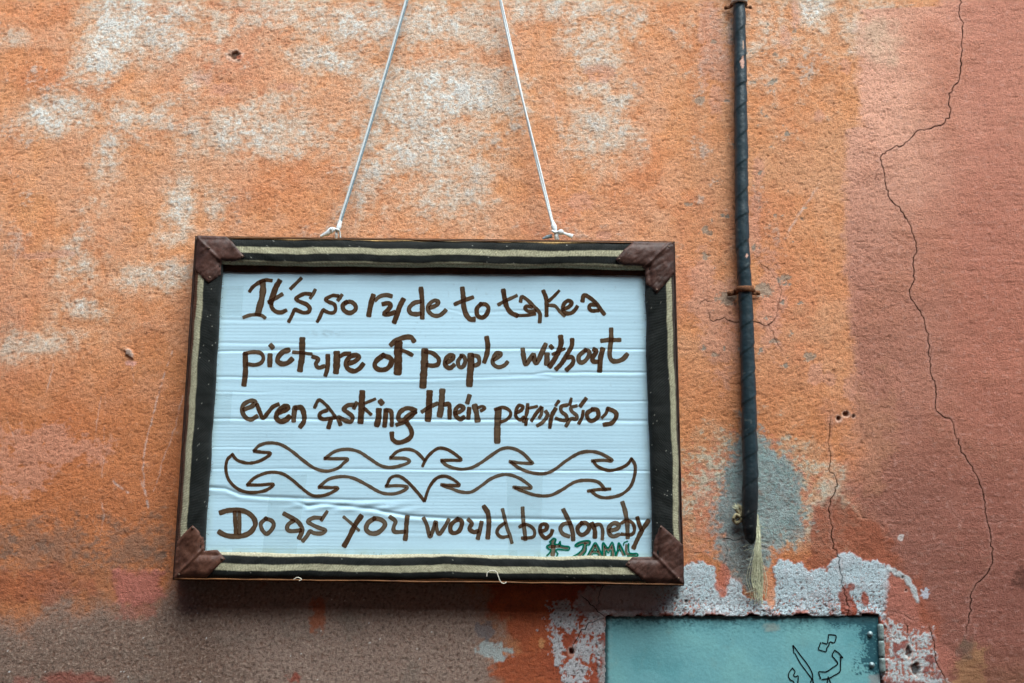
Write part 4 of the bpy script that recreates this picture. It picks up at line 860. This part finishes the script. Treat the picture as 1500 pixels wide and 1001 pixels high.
# loose threads
m_, nt, b = new_mat('loose_thread', .8, (.62, .58, .48), .2); f = noise_node(nt, 900, 2); nt.links.new(ramp(nt, f, [(.3, (.45, .42, .34)), (.7, (.78, .74, .62))]), b.inputs['Base Color']); THR = m_
for p, r in (([(713, 845), (714, 839), (720, 836), (727, 838), (730, 845), (733, 852), (738, 855), (742, 853)], .0007), ([(430, 849), (436, 846), (442, 849), (438, 851)], .0006)):
    q = crom(p, .8); V, Fc = tube(P(q[:, 0], q[:, 1], YF-.0025), r, 6); mesh_obj('loose_thread', V, Fc, THR, sign)
rr = random.Random(5)
fz = []
for i in range(150):        # fuzz where the cloth is torn along the inner edges
    k = rr.choice([0, 3, 3, 1, 2, 0]); a, b_ = INN[k], INN[(k+1) % 4]; s = rr.random(); p0 = a+(b_-a)*s; n_ = np.array([[0, 1], [-1, 0], [0, -1], [1, 0]][k], float)
    p = [p0-n_*1.0, p0+n_*rr.uniform(.3, 1.2)+np.array([rr.uniform(-1, 1), rr.uniform(-1, 1)]), p0+n_*rr.uniform(.6, 2.2)+np.array([rr.uniform(-2, 2), rr.uniform(-2, 2)])]
    q = crom(p, .9); fz.append(tube(P(q[:, 0], q[:, 1], np.linspace(YC-.006, YC-.003, len(q))), .00022, 3))
V, Fc = merge(fz); m_, nt, b = new_mat('cloth_fuzz', .9, (.10, .065, .045), .1); o = mesh_obj('frayed_edge', V, Fc, m_, sign); o['kind'] = 'stuff'
# the nail that carries the cords, above the picture
m_, nt, b = new_mat('nail_steel', .5, (.18, .15, .13), .5, .8); c = P(*NAIL, 0.0)
s = np.linspace(0, 1, 6)[:, None]; V1, F1 = tube(c+np.array([0, .03, 0])+(np.array([0, -.075, .008]))*s, .0022, 10); V2, F2 = tube(c+np.array([0, -.045, .0085])+np.array([0, -.0016, 0])*s, .0055, 14)
V, Fc = merge([(V1, F1), (V2, F2)]); o = mesh_obj('nail', V, Fc, m_); o['label'] = 'steel nail in the plaster above, holding both cords of the sign'; o['category'] = 'nail'
# ================================================================ WRAPPED PIPE
pipe = thing('wrapped_pipe', 'dark teal pipe wrapped in spiral tape, clamped to the wall right of the sign', 'pipe', tuple(P(1100, 797, -.02)))
cy = np.array([-420, -200, 0, 100, 250, 350, 420, 480, 600, 700, 750, 775, 790, 797.]); lx = np.array([1066, 1071, 1074, 1075, 1076.5, 1077, 1081, 1084, 1087, 1088.5, 1087.5, 1088.5, 1092, 1099]); rx_ = np.array([1083, 1088, 1091.8, 1094, 1095.5, 1097, 1101, 1104, 1107.5, 1110, 1109, 1107.5, 1106, 1104.5])
ys = np.r_[np.arange(-420, 797, 1.6), 797.0]; L = np.interp(ys, cy, lx); R = np.interp(ys, cy, rx_)
k9 = np.hanning(31); k9 /= k9.sum(); sm = lambda a: np.convolve(np.pad(a, 15, 'edge'), k9, 'valid')
L2, R2 = sm(L), sm(R); wgt = sst(740, 780, ys); L = L2*(1-wgt)+L*wgt; R = R2*(1-wgt)+R*wgt
L = L+.7*fbm(ys, 0*ys, 60, 3, 2); R = R+.7*fbm(ys, 0*ys+8., 50, 3, 3)
cx = (L+R)/2; rad = (R-L)/2*.00102; ypipe = -.004-np.maximum(rad, .008)
seg = 48; n = len(ys); a = np.linspace(0, 2*np.pi, seg, endpoint=False)
c = P(cx, ys, ypipe)
def helix(ang):
    u = (-ys[:, None]/39.0+ang[None, :]/(2*np.pi)+.30*fbm(ys, 0*ys, 80, 2, 5)[:, None]); return u-np.floor(u)
h = helix(a); step = .0011*(1-h)*sst(0, .035, h)
wr = .00035*fbm(ys[:, None]+0*a, (a*12)[None, :]+0*ys[:, None], 18, 3, 6)+.0002*fbm(ys[:, None]+0*a, (a*12)[None, :]+0*ys[:, None], 6, 2, 8)
rr_ = rad[:, None]*(1-.0*h)-.0006+step+wr
V = np.stack([c[:, 0][:, None]+rr_*np.cos(a), c[:, 1][:, None]-rr_*np.sin(a), c[:, 2][:, None]+0*a], -1)
px_, py_ = proj(V[..., 0], V[..., 1], V[..., 2]); col = np.zeros(V.shape); col[:] = lin((31, 50, 57))
col = col*(1+.25*fbm(px_, py_, 20, 3, 4))[..., None]
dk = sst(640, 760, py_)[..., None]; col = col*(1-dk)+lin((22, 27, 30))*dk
seam = (np.exp(-(np.minimum(h, 1-h)/.03)**2)*.35)[..., None]; col = col*(1-seam)+lin((84, 104, 106))*seam*.7
wearm = (sst(.6, .95, fbm(px_, py_, 7, 3, 9)+.4*fbm(px_, py_, 60, 2, 3))*.5)[..., None]; col = col*(1-wearm)+lin((110, 118, 112))*wearm
front = np.sin(a)[None, :] > 0
chip = (front & (np.hypot((px_-1087)/3.2, (py_-92)/8.5)+.5*fbm(px_, py_, 6, 2, 3) < .9))[..., None]; chip2 = (front & (np.hypot((px_-1088.5)/1.4, (py_-68)/9)+.4*fbm(px_, py_, 5, 2, 5) < .9))[..., None]; chip3 = (front & (np.hypot((px_-1094)/2, (py_-375)/3) < .9))[..., None]
col = np.where(chip | chip3, lin((206, 160, 140)), col); col = np.where(chip2, lin((170, 140, 120)), col)
m_, nt, b = new_mat('taped_sleeve', .42, spec=.4); at = attr_color(nt); f = noise_node(nt, 350, 4, .7); nt.links.new(mixc(nt, 1.0, at.outputs['Color'], ramp(nt, f, [(.3, (.78,)*3), (.7, (1.2,)*3)]), 'MULTIPLY'), b.inputs['Base Color']); add_bump(nt, b, f, .35, .0008)
Fc = [tuple(x) for x in grid_faces(n, seg, True)]+[tuple((n-1)*seg+k for k in range(seg))[::-1], tuple(range(seg))]
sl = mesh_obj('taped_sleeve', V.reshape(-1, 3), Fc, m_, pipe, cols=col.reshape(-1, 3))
# rusty clamps
m_, nt, b = new_mat('rusty_iron', .8, spec=.3, metallic=.2); f = noise_node(nt, 240, 6, .75); nt.links.new(ramp(nt, f, [(.25, (.035, .016, .010)), (.5, (.16, .062, .025)), (.78, (.36, .17, .075))]), b.inputs['Base Color']); add_bump(nt, b, f, .8, .0015); RUST = m_
m_, nt, b = new_mat('pale_rust', .75, spec=.3); f = noise_node(nt, 240, 6, .75); nt.links.new(ramp(nt, f, [(.25, (.10, .07, .05)), (.5, (.30, .24, .19)), (.78, (.50, .45, .38))]), b.inputs['Base Color']); add_bump(nt, b, f, .8, .0012)
PALER = m_
def clamp_(py, hw, reach, mats):
    x0 = np.interp(py, ys, cx); r = np.interp(py, ys, rad); c = P(x0, py, np.interp(py, ys, ypipe)); rr2 = r+.0014; A = np.linspace(-.15, math.pi+.15, 30); h2 = hw*.001
    V = []; 
    for z in (-h2, -h2*.92, h2*.92, h2):
        for (q) in (0,):
            ro = rr2+.0018*(1 if abs(z) < h2 else .4); V.append(np.stack([c[0]+ro*np.cos(A), c[1]-ro*np.sin(A), c[2]+z+0*A+.0008*np.cos(A*2)], -1))
    for z in (h2, -h2): V.append(np.stack([c[0]+(r+.0002)*np.cos(A), c[1]-(r+.0002)*np.sin(A), c[2]+z+0*A], -1))
    V = np.array(V); nr, ns = V.shape[:2]; Fc = []
    for i in range(nr):
        for j in range(ns-1): a0 = i*ns+j; b0 = ((i+1) % nr)*ns+j; Fc.append((a0, a0+1, b0+1, b0))
    o = mesh_obj('clamp', V.reshape(-1, 3), Fc, mats[0], pipe)
    for sd in (-1, 1):      # ears bent flat against the wall, with a screw
        xe = c[0]+sd*(rr2+reach*.0005); s2 = np.linspace(0, 1, 8)
        e = np.array([[c[0]+sd*(rr2+.0005), c[1]+.002, c[2]-.001], [c[0]+sd*(rr2+.002), -.006, c[2]-.002], [c[0]+sd*(rr2+reach*.001), -.0035, c[2]-.003+.001*sd]])
        q = crom(e, .0008); V1, F1 = tube(q, np.linspace(h2*1.05, h2*.75, len(q)), 8, flat=.28)
        o2 = mesh_obj('clamp_ear', V1, F1, mats[1], o)
        V2, F2 = dome((c[0]+sd*(rr2+reach*.00075), -.0045, c[2]-.002), .0030, .0022, seg=10, rings=3); mesh_obj('screw', V2, F2, RUST, o)
clamp_(425, 4.2, 13, (RUST, RUST)); clamp_(5, 2.8, 11, (PALER, RUST))
# frayed rope end and fibres
m_, nt, b = new_mat('straw_fibre', .8, spec=.2); f = noise_node(nt, 300, 3, .6); nt.links.new(ramp(nt, f, [(.3, (.44, .44, .28)), (.7, (.82, .83, .62))]), b.inputs['Base Color']); FIB = m_
r2 = random.Random(11); fb = []
for i in range(85):
    t0 = r2.gauss(0, 1); t1 = r2.gauss(0, 1); sx = 1109.5+t0*1.0; sy = r2.uniform(752, 775)+abs(t0)*2; end = r2.choice([r2.uniform(872, 890), r2.uniform(850, 884), r2.uniform(800, 870)])
    w1 = t1*1.1; bulge = t1*5.2; p = [(sx, sy), (1110.5+t0*1.6, 790), (1109.5+t0*1.5+bulge*.55, 820), (1110+bulge*1.15+t0, 848), (1111+bulge*.85+r2.gauss(0, 1.6), 868), (1112+bulge*.9+r2.gauss(0, 3.5), 886)]
    q = crom(p, 3); q = q[q[:, 1] <= end]; dp = -.006+.0015*t1-.010*np.exp(-((q[:, 1]-800)/45)**2)-.0012*r2.random(); fb.append(tube(P(q[:, 0], q[:, 1], dp), r2.uniform(.00022, .00045), 4, cap=False))
for i in range(60):
    x, y = 1109+r2.gauss(0, 2), r2.uniform(755, 860); an = r2.uniform(-1.2, 1.2); ln = r2.uniform(5, 16); q = crom([(x, y), (x+ln*.5*math.sin(an), y+ln*.5), (x+ln*math.sin(an)*1.5, y+ln*.8)], 3); fb.append(tube(P(q[:, 0], q[:, 1], -.012), .00018, 3, cap=False))
V, Fc = merge(fb); o = mesh_obj('frayed_fibres', V, Fc, FIB, pipe); o['kind'] = 'stuff'
m_, nt, b = new_mat('old_rope', .85, spec=.2); f = noise_node(nt, 260, 4, .6); nt.links.new(ramp(nt, f, [(.3, (.16, .13, .07)), (.7, (.44, .39, .24))]), b.inputs['Base Color']); add_bump(nt, b, f, .7, .001); ROPE = m_
def roll(pts, r, yv, mt=ROPE, seg=10):
    q = crom(pts, .7); return tube(P(q[:, 0], q[:, 1], yv), r, seg)
V, Fc = merge([roll([(1087, 756), (1082, 751), (1079, 745), (1083, 742), (1086, 747), (1084, 755), (1079, 757), (1075, 761), (1078, 766), (1083, 764), (1086, 759)], .0027, -.009), roll([(1074, 760), (1078, 754), (1084, 757)], .0022, -.0125)])
kn = mesh_obj('rope_knot', V, Fc, ROPE, pipe)
fb = []
for i in range(40):
    an = math.radians(r2.uniform(195, 300)); ln = r2.uniform(4, 10); x, y = 1080+r2.gauss(0, 1.2), 746+r2.gauss(0, 1.2); q = crom([(x, y), (x+ln*.5*math.cos(an), y+ln*.5*math.sin(an)), (x+ln*math.cos(an)+r2.gauss(0, .8), y+ln*math.sin(an))], 2); fb.append(tube(P(q[:, 0], q[:, 1], -.010-.002*r2.random()), .0003, 3, cap=False))
V, Fc = merge(fb); o = mesh_obj('rope_fringe', V, Fc, FIB, kn); o['kind'] = 'stuff'

# ================================================================ METAL DOOR LET INTO THE WALL
door = thing('cabinet_door', 'small teal painted metal door with rivets and black scribble, set low in the plaster', 'metal door', tuple(P(1090, 1285, .004)))
DY = .0012
dp_ = np.array([(887, 903), (1286, 902), (1298.5, 1290), (882, 1290)], float)
nu, nv = 260, 250; s, t = np.meshgrid(np.linspace(0, 1, nu)**1.5, np.linspace(0, 1, nv), indexing='ij')
Q = (dp_[0]*(1-t[..., None])+dp_[1]*t[..., None])*(1-s[..., None])+(dp_[3]*(1-t[..., None])+dp_[2]*t[..., None])*s[..., None]; qx, qy = Q[..., 0].ravel(), Q[..., 1].ravel()
n1, n2, n3, n4 = fbm(qx, qy, 90, 3, 1), fbm(qx, qy, 22, 3, 2), fbm(qx, qy, 6, 3, 3), fbm(qx, qy, 3.2, 2, 4)
col = np.zeros((len(qx), 3)); col[:] = lin((114, 174, 180)); 
def mixd(c_, m):
    global col
    m = np.clip(m, 0, 1)[:, None]; col = col*(1-m)+lin(c_)*m
mixd((128, 186, 186), sst(-.1, .6, n1)*.6); mixd((90, 156, 164), sst(0, .7, -n1+.4*n2)*.5); mixd((134, 168, 160), sst(.2, .8, n2)*.2)
edge_r = 1290-qx; top = qy-903
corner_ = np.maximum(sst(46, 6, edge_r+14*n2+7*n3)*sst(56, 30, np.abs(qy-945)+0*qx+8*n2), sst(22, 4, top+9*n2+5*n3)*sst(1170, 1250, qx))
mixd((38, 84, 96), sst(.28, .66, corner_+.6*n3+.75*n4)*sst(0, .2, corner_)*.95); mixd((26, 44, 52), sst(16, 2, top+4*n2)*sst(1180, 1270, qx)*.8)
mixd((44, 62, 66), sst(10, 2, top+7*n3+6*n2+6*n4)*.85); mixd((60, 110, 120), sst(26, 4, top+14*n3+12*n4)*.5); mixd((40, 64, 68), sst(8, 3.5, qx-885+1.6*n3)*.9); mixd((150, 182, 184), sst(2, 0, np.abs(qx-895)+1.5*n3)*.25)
mixd((150, 158, 158), sst(985, 992, qy+4*n3)*sst(1270, 1276, qx+3*n3)*sst(1200, 1010, qy)*.85); mixd((176, 160, 140), sst(0, .6, 1-np.hypot((qx-1130)/16, (qy-920)/9)+.4*n3)*.4)
mixd((34, 50, 54), sst(1.0, 1.1, n3*.7+n4*.7)*.75); mixd((190, 212, 208), sst(.9, 1.1, -n3-.5*n4)*.35); mixd((120, 70, 40), sst(.9, 1.1, n2*.8+n3*.6)*.25)
hgt = .0006*n1+.00010*n3+.00008*n4
m_, nt, b = new_mat('teal_paint', .5, spec=.4); at = attr_color(nt); f = noise_node(nt, 500, 4, .7); nt.links.new(mixc(nt, 1.0, at.outputs['Color'], ramp(nt, f, [(.3, (.88,)*3), (.7, (1.1,)*3)]), 'MULTIPLY'), b.inputs['Base Color']); add_bump(nt, b, f, .3, .0005)
dfun = lambda x, y: DY-(.0006*fbm(x, y, 90, 3, 1)+.00010*fbm(x, y, 6, 3, 3)+.00008*fbm(x, y, 3.2, 2, 4))
f4 = P(qx, qy, DY-hgt); back = P(dp_[:, 0], dp_[:, 1], DY+.002)
Fg = [tuple(x) for x in grid_faces(nu, nv)]; nb = len(f4)
cid = [0, nv-1, nu*nv-1, (nu-1)*nv]; Fg += [(nb+3, nb+2, nb+1, nb)]+[(cid[i], nb+i, nb+(i+1) % 4, cid[(i+1) % 4]) for i in range(4)]
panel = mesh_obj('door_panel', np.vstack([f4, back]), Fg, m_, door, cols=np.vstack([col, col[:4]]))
# rivets
m_, nt, b = new_mat('rivet_paint', .45, spec=.5, metallic=.3); f = noise_node(nt, 300, 3, .6); nt.links.new(ramp(nt, f, [(.3, (.10, .17, .19)), (.7, (.36, .46, .47))]), b.inputs['Base Color']); RIV = m_
for (x, y) in [(1274.5, 929), (1277, 974), (1281, 1080), (1285, 1190)]:
    if y > 1001: continue
    V1, F1 = dome(P(x, y, DY-.0004), .0040, .0030, seg=20, rings=6); V2, F2 = dome(P(x, y, DY-.003), .0018, .0016, seg=12, rings=4); V, Fc = merge([(V1, F1), (V2, F2)]); mesh_obj('rivet', V, Fc, RIV, panel)
# hinge
m_, nt, b = new_mat('hinge_paint', .6, spec=.4, metallic=.2); f = noise_node(nt, 200, 5, .7); nt.links.new(ramp(nt, f, [(.25, (.05, .075, .07)), (.5, (.20, .27, .26)), (.75, (.38, .46, .44))]), b.inputs['Base Color']); add_bump(nt, b, f, .6, .0012); HNG = m_
pin = None; hx = lambda y: 1288.5+(y-915)*.045
q = np.array([(hx(y), y) for y in np.linspace(914, 986, 12)]); V, Fc = tube(P(q[:, 0]+1, q[:, 1], -.001), .0022, 10); pin = mesh_obj('hinge', V, Fc, HNG, door)
for (a_, b_) in ((914.5, 937.6), (938.6, 962.8), (963.8, 985)):
    q = np.array([(hx(y)+1, y) for y in np.linspace(a_, b_, 8)]); r = np.array([.0036]+[.0042]*6+[.0036]); V, Fc = tube(P(q[:, 0], q[:, 1], -.001), r, 18); mesh_obj('hinge_knuckle', V, Fc, HNG, pin)
FRM, nt, b = new_mat('dark_teal_paint', .6, (.016, .028, .031)); f = noise_node(nt, 200, 4); nt.links.new(ramp(nt, f, [(.3, (.008, .014, .016)), (.7, (.04, .07, .075))]), b.inputs['Base Color'])
# frame strip round the door, sunk in the pocket
V, Fc = merge([box(tuple((P(885.5, 908, .006)+P(885.5, 1280, .006))/2+np.array([0, 0, 0])), (.005, .010, float(P(885, 908, .006)[2]-P(885, 1280, .006)[2])))]); mesh_obj('door_frame', V, Fc, FRM, door)
# black marker scribble
SCR = [[(200,245),(215,345)], [(205,240),(300,370),(400,500),(465,620),(472,700),(490,800)], [(230,350),(300,480),(380,590),(455,690)], [(462,690),(435,780),(420,840)],
       [(195,550),(150,610),(140,670),(170,715),(210,735),(215,790)], [(195,550),(230,600),(210,650),(240,672),(268,655),(275,690),(262,790)], [(690,95),(684,150),(678,205)], [(690,92),(745,95),(795,112),(770,200),(715,190)],
       [(703,200),(690,245),(668,272),(655,325),(600,312),(553,292),(568,240),(580,203)], [(605,203),(665,220)], [(775,305),(740,375),(780,430),(815,490),(740,550),(660,600),(600,603),(555,605),(580,695)],
       [(600,708),(660,700),(700,690),(770,650),(845,600),(855,500),(858,400)], [(775,305),(830,345),(870,390),(890,410),(850,400)], [(685,670),(668,780)], [(688,680),(735,790)]]
for i, p in enumerate(SCR):
    q = p if len(p) == 2 else p
    glyph('marker_line', [(14, q)], (1140, 920), 9.375, mat=BLACKINK, parent=panel, yfun=dfun, base=i, pale=0)
